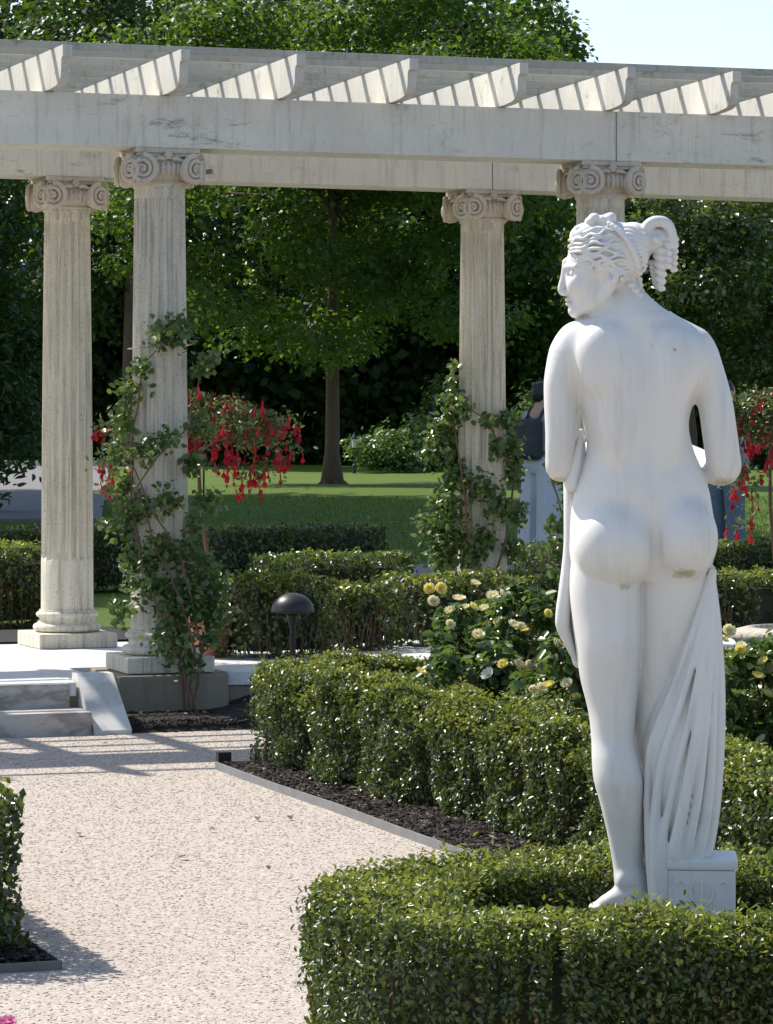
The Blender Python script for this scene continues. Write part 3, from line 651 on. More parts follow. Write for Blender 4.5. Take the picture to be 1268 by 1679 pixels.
# ------------------------------------------------------------ sculpting: signed distances on a grid, skinned by surface nets
class Sculpt:
    """coordinates (x, y, p): x right, y away from the viewer, p downwards; any unit"""
    def __init__(s, lo, hi, h):
        s.lo = np.array(lo, np.float32); s.h = h
        s.n = np.ceil((np.array(hi) - s.lo) / h).astype(int) + 1
        s.ax = [(s.lo[i] + h * np.arange(s.n[i])).astype(np.float32) for i in range(3)]
        s.D = np.full(s.n, 60.0, np.float32)
    def _win(s, lo, hi, m):
        sl = []
        for i in range(3):
            a = int(np.clip(math.floor((lo[i] - m - s.lo[i]) / s.h), 0, s.n[i])); b = int(np.clip(math.ceil((hi[i] + m - s.lo[i]) / s.h) + 1, 0, s.n[i])); sl.append(slice(a, b))
        X = s.ax[0][sl[0]][:, None, None]; Y = s.ax[1][sl[1]][None, :, None]; Z = s.ax[2][sl[2]][None, None, :]
        return tuple(sl), X, Y, Z
    def _put(s, sl, d, k, sub):
        A = s.D[sl]
        if A.size == 0: return
        if sub: A, d = -A, d
        k = max(k, 1e-3); hh = np.clip(.5 + .5 * (d - A) / k, 0, 1); r = d * (1 - hh) + A * hh - k * hh * (1 - hh)
        s.D[sl] = -r if sub else r
    def ell(s, c, r, k=8, sub=False, rot=0.0):
        m = max(r) + k + 3 * s.h + 6
        sl, X, Y, Z = s._win(c, c, m); x, y, z = X - c[0], Y - c[1], Z - c[2]
        if rot: ca, sa = math.cos(rot), math.sin(rot); x, z = x * ca + z * sa, -x * sa + z * ca
        k0 = np.sqrt((x / r[0]) ** 2 + (y / r[1]) ** 2 + (z / r[2]) ** 2) + 1e-6; k1 = np.sqrt((x / r[0] ** 2) ** 2 + (y / r[1] ** 2) ** 2 + (z / r[2] ** 2) ** 2) + 1e-9
        s._put(sl, (k0 * (k0 - 1) / k1).astype(np.float32), k, sub); return s
    def cap(s, a, b, ra, rb, k=8, sub=False):
        m = max(ra, rb) + k + 3 * s.h + 6; lo = [min(a[i], b[i]) for i in range(3)]; hi = [max(a[i], b[i]) for i in range(3)]
        sl, X, Y, Z = s._win(lo, hi, m); d = [b[i] - a[i] for i in range(3)]; l2 = sum(q * q for q in d) + 1e-9
        t = np.clip(((X - a[0]) * d[0] + (Y - a[1]) * d[1] + (Z - a[2]) * d[2]) / l2, 0, 1)
        q = np.sqrt((X - a[0] - t * d[0]) ** 2 + (Y - a[1] - t * d[1]) ** 2 + (Z - a[2] - t * d[2]) ** 2) - (ra + (rb - ra) * t)
        s._put(sl, q.astype(np.float32), k, sub); return s
    def chain(s, pts, k=8, sub=False, m=7):   # a smooth tapering limb through the points, joined on as one shape
        A = np.array(pts, float); n = len(A); Q = []
        for i in range(n - 1):
            p0, p1, p2, p3 = A[max(i - 1, 0)], A[i], A[i + 1], A[min(i + 2, n - 1)]
            for t in np.arange(m) / m:
                q = .5 * (2 * p1 + (p2 - p0) * t + (2 * p0 - 5 * p1 + 4 * p2 - p3) * t ** 2 + (3 * p1 - p0 - 3 * p2 + p3) * t ** 3)
                q[3] = max(q[3], min(p1[3], p2[3])); Q.append(q)
        Q.append(A[-1]); Q = np.array(Q); mg = Q[:, 3].max() + k + 3 * s.h + 6
        sl, X, Y, Z = s._win(Q[:, :3].min(0), Q[:, :3].max(0), mg); best = None
        for a, b in zip(Q[:-1], Q[1:]):
            d = b[:3] - a[:3]; l2 = float((d * d).sum()) + 1e-9; t = np.clip(((X - a[0]) * d[0] + (Y - a[1]) * d[1] + (Z - a[2]) * d[2]) / l2, 0, 1)
            q = (np.sqrt((X - a[0] - t * d[0]) ** 2 + (Y - a[1] - t * d[1]) ** 2 + (Z - a[2] - t * d[2]) ** 2) - (a[3] + (b[3] - a[3]) * t)).astype(np.float32)
            best = q if best is None else np.minimum(best, q)
        s._put(sl, best, k, sub); return s
    def loft(s, sec, k=8):                # rows (p, cx, a, cy, b): stacked ellipses
        S = np.array(sec, float); ps = s.ax[2]; inside = (ps >= S[0, 0] - 12) & (ps <= S[-1, 0] + 12); pc = np.clip(ps[inside], S[0, 0], S[-1, 0])
        vals = []
        for c in range(1, 5):
            y = S[:, c]; x = S[:, 0]; m = np.gradient(y, x); i = np.clip(np.searchsorted(x, pc, side='right') - 1, 0, len(x) - 2)
            hh = x[i + 1] - x[i]; t = (pc - x[i]) / hh
            vals.append(((2 * t ** 3 - 3 * t ** 2 + 1) * y[i] + (t ** 3 - 2 * t ** 2 + t) * hh * m[i] + (-2 * t ** 3 + 3 * t ** 2) * y[i + 1] + (t ** 3 - t ** 2) * hh * m[i + 1]).astype(np.float32))
        cx, a, cy, b = vals; z0 = int(np.argmax(inside)); sl = (slice(None), slice(None), slice(z0, z0 + len(pc)))
        X = s.ax[0][:, None, None]; Y = s.ax[1][None, :, None]
        x, y = X - cx, Y - cy; k0 = np.sqrt((x / a) ** 2 + (y / b) ** 2) + 1e-6; k1 = np.sqrt((x / a ** 2) ** 2 + (y / b ** 2) ** 2) + 1e-9
        d = k0 * (k0 - 1) / k1; over = np.abs(ps[inside] - pc); d = np.where(over > 0, np.sqrt(np.maximum(d, 0) ** 2 + over ** 2) + np.minimum(d, 0) * 0 + np.where(d < 0, over * 0, 0), d)
        s._put(sl, d.astype(np.float32), k, False); return s
    def box(s, lo, hi, r=2, k=2, sub=False):
        sl, X, Y, Z = s._win(lo, hi, k + 8); q = [np.abs(A - (lo[i] + hi[i]) / 2) - (hi[i] - lo[i]) / 2 + r for i, A in enumerate((X, Y, Z))]
        out = np.sqrt(np.maximum(q[0], 0) ** 2 + np.maximum(q[1], 0) ** 2 + np.maximum(q[2], 0) ** 2) + np.minimum(np.maximum(q[0], np.maximum(q[1], q[2])), 0) - r
        s._put(sl, out.astype(np.float32), k, sub); return s
    def mesh(s, name, conv):
        D = s.D; S = D < 0; c = [slice(0, -1), slice(1, None)]; cnt = np.zeros([q - 1 for q in D.shape], np.int8)
        for i in (0, 1):
            for j in (0, 1):
                for k in (0, 1): cnt += S[c[i], c[j], c[k]]
        act = (cnt > 0) & (cnt < 8); idx = np.full(act.shape, -1, np.int64); ci, cj, ck = np.nonzero(act); idx[ci, cj, ck] = np.arange(len(ci))
        acc = np.zeros((len(ci), 3)); ne = np.zeros(len(ci)); cor = [(i, j, k) for i in (0, 1) for j in (0, 1) for k in (0, 1)]
        for p in cor:
            for q in cor:
                if sum(q) - sum(p) == 1 and all(q[i] >= p[i] for i in range(3)):
                    d0 = D[ci + p[0], cj + p[1], ck + p[2]]; d1 = D[ci + q[0], cj + q[1], ck + q[2]]; x = (d0 < 0) != (d1 < 0)
                    t = np.where(x, d0 / np.where(x, d0 - d1, 1), 0)
                    acc += np.where(x[:, None], np.array(p) + t[:, None] * (np.array(q) - np.array(p)), 0); ne += x
        vert = s.lo + (np.stack([ci, cj, ck], 1) + acc / ne[:, None]) * s.h
        quads = []
        for ax in range(3):
            o = [i for i in range(3) if i != ax]; A = [slice(1, -1)] * 3; B = [slice(1, -1)] * 3; A[ax] = slice(0, -1); B[ax] = slice(1, None)
            s0, s1 = S[tuple(A)], S[tuple(B)]; e = np.stack(np.nonzero(s0 != s1), 1); base = e.copy(); base[:, o[0]] += 1; base[:, o[1]] += 1
            flip = s0[tuple(e.T)]; v = []
            for da, db in ((-1, -1), (0, -1), (0, 0), (-1, 0)):
                q = base.copy(); q[:, o[0]] += da; q[:, o[1]] += db; v.append(idx[tuple(q.T)])
            v = np.stack(v, 1)
            if ax == 1: flip = ~flip
            v[~flip] = v[~flip][:, ::-1]; quads.append(v)
        f = np.concatenate(quads); w = conv(vert)
        me = mesh_np(name, w, f[:, ::-1]); me.polygons.foreach_set('use_smooth', [True] * len(me.polygons)); return me
# ------------------------------------------------------------ the marble statue
SY = 7.45; SK = F / SY                     # distance, photo pixels per metre there
statue = tag(empty('marble_statue', ((1070 - 634) / F * SY, SY, 0)), 'white marble statue of a standing draped figure seen from behind, head turned aside', 'statue')
def conv_st(v):
    return np.stack([(v[:, 0] - 1070) / SK, v[:, 1] / SK, CH - (v[:, 2] - HOR) / SK], 1)
def mat_statue():
    m, t, b, o = mat_new('statue_marble'); co = coords(t)
    n = noise(t, co, 5, 6, .6); c = mix(t, ramp(t, n, [(.4, 0.0), (.7, .35)]).outputs[0], (.70, .685, .65), (.58, .565, .53))
    c = mix(t, ramp(t, noise(t, co, 70, 4, .7), [(.62, 0.0), (.8, .3)]).outputs[0], c, (.45, .43, .38))
    c = mix(t, ramp(t, noise(t, co, 7, 7, .7, (3.0, 3.0, .35)), [(.5, 0.0), (.75, .45)]).outputs[0], c, (.42, .41, .385))   # rain streaks
    def spot(px, py, y, r, col, k, c, sx=1.0):   # weather stain at one place, broken up by noise
        d = t.nodes.new('ShaderNodeVectorMath'); d.operation = 'SUBTRACT'; d.inputs[1].default_value = ((px - 1070) / SK, y / SK, CH - (py - HOR) / SK); t.links.new(co, d.inputs[0])
        s = t.nodes.new('ShaderNodeVectorMath'); s.operation = 'MULTIPLY'; s.inputs[1].default_value = (SK / (r * sx), SK / (r * 4), SK / r); t.links.new(d.outputs[0], s.inputs[0])
        l = t.nodes.new('ShaderNodeVectorMath'); l.operation = 'LENGTH'; t.links.new(s.outputs[0], l.inputs[0])
        a = t.nodes.new('ShaderNodeMath'); a.operation = 'ADD'; t.links.new(l.outputs['Value'], a.inputs[0])
        nn = t.nodes.new('ShaderNodeMath'); nn.operation = 'MULTIPLY'; nn.inputs[1].default_value = 1.3; t.links.new(noise(t, co, 34, 5, .75), nn.inputs[0]); t.links.new(nn.outputs[0], a.inputs[1])
        return mix(t, ramp(t, a.outputs[0], [(.72, k), (1.12, k * .35), (1.6, 0.0)]).outputs[0], c, col)
    green, grime = (.30, .29, .13), (.22, .21, .18)
    for s in ((1118, 937, -66, 24, green, .75, 2.6), (1025, 960, -66, 17, green, .7, 2.8), (1188, 792, -10, 26, (.36, .31, .17), .75, 2.0), (914, 788, 0, 24, (.40, .35, .2), .65, 1.6), (1040, 1484, -20, 20, (.22, .21, .12), .75, 2.6), (1150, 1340, -40, 50, (.50, .48, .43), .35, 1.2), (1095, 1440, -40, 40, (.42, .40, .33), .5, .5),
              (1100, 575, -74, 9, grime, .9, .8), (1064, 569, -66, 7, grime, .8, .8), (1036, 1005, -60, 9, grime, .5, .8), (1005, 1058, -60, 6, grime, .4, 1.0), (1075, 470, -10, 14, (.42, .37, .2), .5, .8)):
        c = spot(s[0], s[1], s[2], s[3], s[4], s[5], c, s[6])
    t.links.new(c, b.inputs['Base Color']); b.inputs['Roughness'].default_value = .5; b.inputs['Specular IOR Level'].default_value = .4
    bump(t, b, noise(t, co, 150, 3), .05, .003); return m
M['statue'] = mat_statue()
def sculpt_figure():
    s = Sculpt((884, -130, 385), (1226, 150, 1502), 2.4)
    s.loft([(524, 1040, 52, 0, 42), (536, 1040, 68, 0, 48), (552, 1040, 88, 0, 56), (578, 1043, 108, 0, 64), (605, 1046, 108, 0, 70), (650, 1044, 96, 2, 70), (700, 1044, 86, 5, 64), (728, 1049, 86, 6, 62), (765, 1052, 97, 4, 63), (800, 1053, 109, 3, 66), (840, 1053, 116, 5, 65), (880, 1053, 118, 8, 62), (920, 1052, 114, 10, 56), (948, 1050, 92, 12, 42)], 4)
    s.chain([(1020, 6, 452, 25), (1026, 6, 482, 28), (1034, 3, 515, 38), (1038, 0, 548, 48)], 10)                                  # neck
    s.cap((1035, -4, 520), (1132, -4, 574), 36, 40, 24); s.cap((1030, -4, 545), (950, -4, 566), 40, 40, 24)
    s.ell((988, -52, 592), (42, 25, 56), 26); s.ell((1098, -50, 600), (44, 24, 58), 28); s.ell((1012, -44, 690), (30, 22, 62), 26); s.ell((1088, -44, 690), (28, 22, 62), 26)   # shoulder blades
    s.chain([(1050, -75, 535, 14), (1056, -76, 590, 15), (1060, -77, 650, 14), (1063, -71, 720, 12), (1067, -70, 800, 9)], 14, True)                          # spine hollow
    s.ell((1006, -34, 894), (66, 56, 70), 20); s.ell((1121, -32, 882), (53, 55, 67), 19)
    # right leg, set forward
    s.loft([(900, 1113, 56, 10, 60), (960, 1107, 60, 14, 58), (1020, 1100, 58, 22, 56), (1109, 1088, 50, 32, 50), (1212, 1082, 44, 40, 44), (1300, 1086, 40, 40, 42), (1400, 1092, 26, 40, 30), (1490, 1092, 22, 40, 30)], 12)
    # left leg, carrying the weight
    s.loft([(905, 1000, 62, 0, 62), (960, 993, 59, -2, 61), (1013, 995, 57, -3, 61), (1060, 997, 53, -4, 62), (1109, 999, 48, -2, 56), (1174, 1004, 38, -3, 47), (1212, 1005, 35.5, -6, 43), (1245, 1009, 39, -12, 45), (1272, 1013, 41, -14, 46), (1318, 1019, 35, -12, 40), (1370, 1026, 29.5, -5, 32), (1414, 1030, 25.5, 0, 28), (1446, 1034, 25, 0, 29)], 5)
    s.chain([(1069, -68, 846, 3), (1071, -63, 885, 8), (1072, -52, 948, 9)], 7, True)
    s.cap((1000, -72, 966), (1046, -66, 962), 3, 3, 9, True); s.cap((1088, -60, 950), (1146, -56, 946), 3, 3, 9, True)
    # arms, bent forward at the elbow
    s.chain([(936, -2, 588, 38), (922, -5, 625, 30), (919, -6, 660, 27), (920, -5, 705, 26), (918, 0, 745, 23.5), (919, 10, 767, 22.5), (935, 40, 764, 20), (965, 80, 745, 17), (990, 105, 730, 14)], 14)
    s.ell((1000, 108, 728), (20, 11, 12), 8)
    s.chain([(1144, -2, 598, 39), (1163, -5, 632, 30.5), (1173, -6, 665, 28.5), (1179, -5, 705, 28.5), (1185, 0, 745, 28.5), (1187, 10, 767, 28.5), (1172, 40, 768, 25), (1145, 80, 752, 20), (1110, 108, 730, 15)], 14)
    s.ell((1100, 112, 724), (22, 11, 13), 8)
    # foot
    s.chain([(1036, 0, 1440, 25), (1042, -2, 1466, 25)], 10); s.cap((1038, 0, 1462), (996, 8, 1482), 24, 14, 12); s.chain([(1000, 10, 1484, 13), (974, 14, 1490, 8)], 8)
    for i in range(4): s.cap((988, 2 + i * 8, 1488), (971 + i * 3, 4 + i * 9, 1492), 6, 5, 2)
    s.ell((1022, -20, 1440), (8, 6, 9), 12)
    # head, in profile to the left
    s.ell((992, 0, 424), (60, 44, 52), 5); s.ell((962, 0, 456), (36, 34, 54), 10)
    for q in (-1, 1):
        s.chain([(998, q * 29, 466, 13), (980, q * 23, 490, 12), (946, q * 7, 508, 10)], 8); s.ell((948, q * 20, 468), (17, 13, 16), 10)
        s.ell((931, q * 22, 449), (11, 11, 8.5), 4, True); s.ell((940, q * 19, 450), (7, 8, 5.2), 1.5); s.cap((929, q * 9, 438), (942, q * 28, 439), 4.2, 3.5, 4)
        s.cap((932.5, q * 15, 446), (938, q * 25, 446), 1.5, 1.3, 1.5)
        s.ell((927, q * 6, 480.5), (5.5, 4, 4.5), 3)
        s.ell((1003, q * 41, 454), (10, 8, 16), 1.5, False, .2); s.ell((1000, q * 49, 452), (5, 9, 9), 1.5, True, .2); s.ell((998, q * 43, 466), (5, 5, 6), 2)
    s.ell((984, 0, 498), (36, 25, 20), 10)
    s.ell((943, 0, 509), (11, 14, 11), 8); s.chain([(929, 0, 430, 7), (925, 0, 452, 5.5), (920.5, 0, 472, 6), (921, 0, 478, 5.6)], 4); s.ell((928, 0, 481), (8, 7, 4.5), 4)
    s.ell((931, 0, 491), (5.5, 11, 3.2), 2); s.ell((933, 0, 498.5), (6, 10, 3.6), 2); s.cap((925.5, -12, 494.8), (925.5, 12, 494.8), 1.0, 1.0, 1.2, True)
    s.box((880, -200, 1498), (1230, 200, 1600), 0, 1, True)
    return link('figure', s.mesh('figure', conv_st), M['statue'], statue)
sculpt_figure()
def sculpt_hair():
    s = Sculpt((915, -75, 340), (1122, 75, 500), 1.6)
    E = ((996, 0, 418), (66, 49, 56))
    def on(x, p, q, e=0.0):
        r = 1 - ((x - E[0][0]) / E[1][0]) ** 2 - ((p - E[0][2]) / E[1][2]) ** 2
        return (x, q * (E[1][1] * math.sqrt(max(r, .0)) + e), p)
    s.ell((1004, 0, 413), (58, 44, 50), 4); s.ell((1034, 0, 413), (30, 40, 46), 8)
    s.ell((968, 0, 388), (34, 30, 24), 8)
    r0 = [((933, 394), (962, 380), (1000, 370)), ((934, 417), (964, 411), (1012, 404)), ((956, 434), (982, 435), (1026, 440)), ((1000, 443), (1018, 457), (1044, 478))]
    rows = []
    for i in range(13):
        t = i / 12 * 3; k0 = min(int(t), 2); e = t - k0
        rows.append([tuple(r0[k0][m][c] * (1 - e) + r0[k0 + 1][m][c] * e for c in (0, 1)) for m in range(3)])
    for q in (-1, 1):
        for j, (a, b, c) in enumerate(rows):
            pts = []
            for i in range(26):
                t = i / 25; x = (1 - t) ** 2 * a[0] + 2 * t * (1 - t) * b[0] + t * t * c[0]; p = (1 - t) ** 2 * a[1] + 2 * t * (1 - t) * b[1] + t * t * c[1]
                ph = t * (16 + 3 * math.sin(j * 1.3)) + j * 1.1; p += (1.5 + 1.3 * math.sin(j * 1.7) ** 2) * math.sin(ph) + 1.2 * math.sin(t * 9 + j * 2.3); pts.append((*on(x, p, q, -1 + 1.5 * math.sin(ph + 1) + 1.6 * math.sin(j * 2.1)), 2.2 + 1.0 * math.sin(j * 3.1) ** 2 + .9 * math.sin(t * math.pi)))
            s.chain(pts, .6, False, 1)
        for i in range(17):                # braided band from the bow to the nape
            t = i / 16; x = 1000 + 50 * t; p = 370 + 105 * t - 14 * math.sin(math.pi * t); x2, y2, p2 = on(x + 8 * math.sin(math.pi * t), p, q, 5.5)
            s.ell((x2, y2, p2), (8, 6, 4.4), .8, False, .6)
        for j in range(10):                # combed back hair behind the band
            pts = []
            for i in range(12):
                t = i / 11; a = (1012 + j * 4.2, 366 + j * 9.1); b = (1058, 388 + j * 5.6)
                x = a[0] + (b[0] - a[0]) * t; p = a[1] + (b[1] - a[1]) * t + 2.0 * math.sin(t * 9 + j); r = 1 - ((x - 1034) / 34) ** 2 - ((p - 412) / 50) ** 2
                pts.append((x, q * 42 * math.sqrt(max(r, .02)), p, 3.0))
            s.chain(pts, .9)
        for (x, p) in ((1033, 468), (1040, 477), (1046, 485)): s.ell((x, q * 22, p), (8, 9, 6), 2)
        s.ell((966, q * 41, 440), (5, 4, 5), 1.5); s.ell((979, q * 43, 443), (6, 4, 6), 1.5); s.ell((1017, q * 40, 459), (4.5, 4, 4.5), 1)
    for (x, p, r) in ((968, 364, 9), (974, 358, 9), (986, 362, 10), (998, 360, 11), (1001, 356, 8), (991, 370, 9), (1003, 370, 7), (948, 376, 7), (955, 379, 6), (942, 384, 5)):
        s.ell((x, -10, p), (r * 1.1, r * 1.3, r * .9), 1.6); s.ell((x, 10, p + 1), (r, r, r * .8), 2.5)
    s.cap((1045, 0, 395), (1078, 0, 392), 30, 20, 8)                                      # knot of hair with loops and hanging ringlets
    for y in (-15, 2, 17):
        s.chain([(1055, y, 385 + abs(y) * .2, 9), (1064, y, 369, 9.5), (1080, y, 364, 9.5), (1094, y, 370, 9), (1101, y, 386, 8), (1103, y, 402, 8)], 2)
    s.ell((1078, -30, 388), (9, 8, 11), 3, True); s.ell((1074, -24, 395), (8, 8, 8), 1.5); s.ell((1084, 2, 392), (17, 15, 22), 3)
    def ringlet(x, y, p0, p1, r0, r1, turns):     # a corkscrew curl round a thin core
        s.chain([(x, y, p0, r0 * .6), (x, y, p1, r1 * .6)], 1); n = int(turns * 10)
        s.chain([(x + (r0 + (r1 - r0) * i / n) * .55 * math.cos(i * .628), y + (r0 + (r1 - r0) * i / n) * .55 * math.sin(i * .628), p0 + (p1 - p0) * i / n, (r0 + (r1 - r0) * i / n) * .5) for i in range(n + 1)], .8, False, 1)
    ringlet(1083, -6, 402, 474, 14, 8, 6); ringlet(1104, 4, 392, 442, 10, 8, 5); ringlet(1094, -14, 394, 438, 9, 7, 4)
    for i in range(7): s.ell((1070 + i * 1.5, 10, 430 + i * 6.5), (7, 8, 4.6), 1.4)
    return link('hair', s.mesh('hair', conv_st), M['statue'], statue)
sculpt_hair()
def sculpt_drape():
    s = Sculpt((900, -110, 690), (1226, 160, 1502), 2.7)
    s.loft([(942, 1160, 9, 2, 28), (1020, 1150, 28, 8, 46), (1110, 1136, 46, 8, 52), (1160, 1124, 56, 6, 53), (1212, 1117, 60, 3, 54), (1300, 1114, 58, 0, 55), (1392, 1112, 54, 2, 54)], 3)
    hip = (1166, -24, 936)
    def fold(pts, r0, r1, k=6):           # one ridge of cloth falling from the hip
        n = len(pts); s.chain([(*p, r0 + (r1 - r0) * (i / (n - 1)) ** .7) for i, p in enumerate(pts)], k)
    for rr, kk, mid, low, end in ((8, 5, (1134, -34, 1030), (1066, -28, 1215), [(1060, -32, 1290), (1062, -38, 1390), (1070, -42, 1494)]),
                          (11, 5, (1141, -44, 1045), (1083, -46, 1240), [(1071, -50, 1330), (1072, -54, 1410), (1082, -50, 1494)]),
                          (8, 6, (1148, -50, 1060), (1100, -56, 1280), [(1083, -58, 1370), (1088, -54, 1440), (1096, -42, 1494)]),
                          (12, 5, (1155, -50, 1070), (1120, -60, 1290), [(1102, -60, 1380), (1102, -56, 1402)]),
                          (9, 7, (1161, -44, 1075), (1139, -58, 1300), [(1122, -60, 1386), (1118, -56, 1404)]),
                          (12, 5.5, (1167, -32, 1080), (1157, -46, 1300), [(1142, -52, 1386), (1136, -52, 1404)])):
        m2 = tuple((a + b) / 2 + c for a, b, c in zip(mid, low, (2, -3, 0))); fold([hip, mid, m2, low] + end, 3.5, rr, kk)
    s.chain([(1165, -6, 930, 6), (1171, -8, 1020, 11), (1174, -10, 1110, 14), (1173, -14, 1200, 15), (1167, -18, 1300, 15), (1156, -26, 1380, 14), (1150, -36, 1398, 9)], 4)
    s.chain([(1150, 30, 940, 8), (1168, 36, 1100, 18), (1165, 36, 1250, 20), (1155, 30, 1380, 18)], 8)
    for x, y, q in ((1066, -6, 1078), (1076, 20, 1080), (1086, -20, 1088)): s.chain([(x, y, 1330, 12), (x + 2, y, 1410, 12), (q, y - 2, 1494, 12)], 6)
    s.ell((1120, -12, 1396), (44, 44, 10), 6)
    # folds held under the left arm and hanging at the hip
    s.chain([(954, 6, 706, 4), (946, -2, 750, 9), (938, 0, 796, 11)], 4); s.chain([(956, 16, 716, 5), (952, 6, 760, 9), (946, 6, 796, 10)], 3); s.chain([(940, 10, 740, 6), (934, 6, 790, 8)], 3)
    s.chain([(940, 40, 790, 14), (938, 30, 840, 12), (936, 22, 900, 11), (930, 14, 960, 12), (924, 12, 1010, 12.5), (926, 14, 1034, 11), (944, 20, 1080, 5)], 8)
    s.chain([(950, 50, 820, 14), (942, 40, 940, 14), (936, 34, 1020, 12), (950, 36, 1090, 8)], 8)
    s.chain([(1000, 112, 735, 14), (1050, 108, 800, 36), (1055, 92, 950, 48), (1060, 78, 1150, 46), (1075, 64, 1400, 44), (1075, 60, 1490, 46)], 14)
    s.chain([(1100, 116, 735, 12), (1080, 120, 850, 22), (1090, 110, 1100, 26), (1110, 96, 1400, 28)], 8); s.chain([(1020, 116, 745, 10), (1010, 118, 900, 18), (1030, 106, 1200, 22), (1050, 96, 1480, 26)], 8)
    s.box((880, -200, 1498), (1230, 200, 1600), 0, 1, True)
    return link('drapery', s.mesh('drapery', conv_st), M['statue'], statue)
sculpt_drape()
zf = CH - (1498 - HOR) / SK               # level of the statue's own base
base = MB().box((-.115, -.085, 0), (.17, .05, zf), None, .012); base.build('plinth', M['block'], statue)
Mb = Matrix.Translation(((1150 - 1070) / SK, -.01, zf)) @ Matrix.Rotation(R(-5), 4, 'Z')
bl = MB().box((-.076, -.085, .0), (.076, .075, .112), Mb, .003).box((-.081, -.09, .1125), (.081, .08, .138), Mb, .008).build('block', M['statue'], statue)
mb = MB()
for q in (-1, 1):
    mb.tube([Mb @ Vector((q * .008, -.086, .03)), Mb @ Vector((q * .022, -.087, .045)), Mb @ Vector((q * .026, -.087, .07)), Mb @ Vector((q * .018, -.086, .088))], .0025, 5)
    mb.tube([Mb @ Vector((q * .066, -.0845, .02)), Mb @ Vector((q * .066, -.0845, .098))], .0018, 4)
    mb.tube([Mb @ Vector((q * .036, -.086, .078)), Mb @ Vector((q * .048, -.087, .088)), Mb @ Vector((q * .057, -.086, .08)), Mb @ Vector((q * .05, -.086, .07))], .002, 5)
mb.tube([Mb @ Vector((0, -.086, .025)), Mb @ Vector((0, -.087, .085))], [.003, .004], 5)
mb.tube([Mb @ Vector((-.064, -.0845, .1)), Mb @ Vector((.064, -.0845, .1))], .0018, 4)
mb.build('carved_relief', M['statue'], bl)
# ------------------------------------------------------------ climbing roses
def vine(name, label, Y, blobs, stems, n, ls, z_base, yoff=.0):
    root = tag(empty(name, (at(stems[0][0][0], 1100, Y).x, Y, z_base)), label, 'climbing plant', 'climbing roses on the columns'); loc = np.array(root.location)
    wgt = np.array([b[2] ** 1.5 for b in blobs], float); i = rng.choice(len(blobs), n, p=wgt / wgt.sum()); B = np.array([(*b, 0, 0)[:4] for b in blobs], float)
    g = rng.normal(size=(n, 3)) * .52; px = B[i, 0] + g[:, 0] * B[i, 2]; py = B[i, 1] + g[:, 1] * B[i, 2]
    P = np.stack([(px - 634) / F * Y, Y + B[i, 3] + g[:, 2] * .11, CH - (py - HOR) / F * Y], 1)
    P[:, 2] = np.maximum(P[:, 2], z_base + .01)
    # keep leaves outside the column shaft
    ax = vine.axis; d = P[:, :2] - ax; r = np.linalg.norm(d, axis=1); R0 = .165
    P[:, :2] = np.where((r < R0)[:, None], ax + d / (r[:, None] + 1e-6) * (R0 + rng.random(n)[:, None] * .05), P[:, :2])
    N = rng.normal(size=(n, 3)) * .7; N[:, 1] -= .5; N[:, 2] += .6
    link('foliage', leaf_mesh('foliage', P - loc, N, ls * rng.uniform(.6, 1.25, n), .68, .10, True, .6), M['rose_leaf'], root)['kind'] = 'stuff'
    for pts in stems:
        q = []
        for px, py, dy in pts:
            p = at(px, py, Y); p.y += dy; d = Vector((p.x - ax[0], p.y - ax[1])); 
            if d.length < .168: d = d.normalized() * .168; p.x, p.y = ax[0] + d.x, ax[1] + d.y
            q.append(p - root.location)
        rr = [.008 - .005 * k / max(1, len(q) - 1) for k in range(len(q))]
        s2, r2 = [], []
        for k in range(len(q) - 1):
            for e in range(4): s2.append(q[k].lerp(q[k + 1], e / 4) + Vector((random.gauss(0, .004), random.gauss(0, .004), 0))); r2.append(rr[k])
        s2.append(q[-1]); r2.append(rr[-1]); mbx = MB().tube(s2, r2, 6); mbx.build('stem', M['twig'], root, True)
    return root
vine.axis = np.array([FL.x, FL.y])
v1 = vine('climbing_rose', 'leafy rose climbing the front fluted column above the broken stone footing', 16.92,
     [(290, 540, 26, -.1), (270, 548, 24, -.12), (240, 605, 20, -.1), (215, 640, 22, 0), (200, 690, 26, 0), (190, 745, 22, 0), (205, 800, 26, 0), (210, 860, 32, 0), (235, 830, 20, -.1), (240, 735, 24, -.12), (275, 720, 18, -.14), (275, 820, 22, -.14), (265, 900, 28, -.14), (300, 905, 22, -.1),
      (250, 960, 34, -.14), (300, 985, 44, -.14), (330, 940, 38, -.05), (340, 1000, 30, -.08), (290, 1045, 38, -.2), (200, 1000, 20, 0), (330, 700, 24, 0), (335, 600, 18, 0), (350, 585, 12, 0), (318, 760, 22, 0), (340, 820, 20, 0), (320, 860, 18, 0), (225, 920, 26, -.05), (315, 1080, 22, -.25), (352, 960, 22, 0), (350, 1010, 24, -.05), (345, 1045, 18, -.1)],
     [[(330, 1165, -.30), (318, 1120, -.28), (325, 1060, -.26), (300, 980, -.2), (262, 900, -.17), (228, 800, -.14), (262, 750, -.17), (312, 700, -.12), (330, 610, 0)], [(310, 1170, -.3), (300, 1080, -.28), (240, 940, -.17), (215, 820, -.05), (222, 700, -.05), (235, 600, -.1), (290, 545, -.17)], [(320, 1168, -.28), (335, 1060, -.2), (300, 905, -.17), (250, 830, -.17), (200, 720, 0)], [(322, 1168, -.3), (308, 1100, -.3), (312, 1050, -.28)]], 3900, .040, .03)
mbw = MB(); wq = [Vector((FL.x + .168 * math.cos(a) - v1.location.x, FL.y + .168 * math.sin(a) - v1.location.y, at(0, 568, 16.92).z + .012 * math.cos(a) - v1.location.z)) for a in np.linspace(0, 2 * math.pi, 25)]
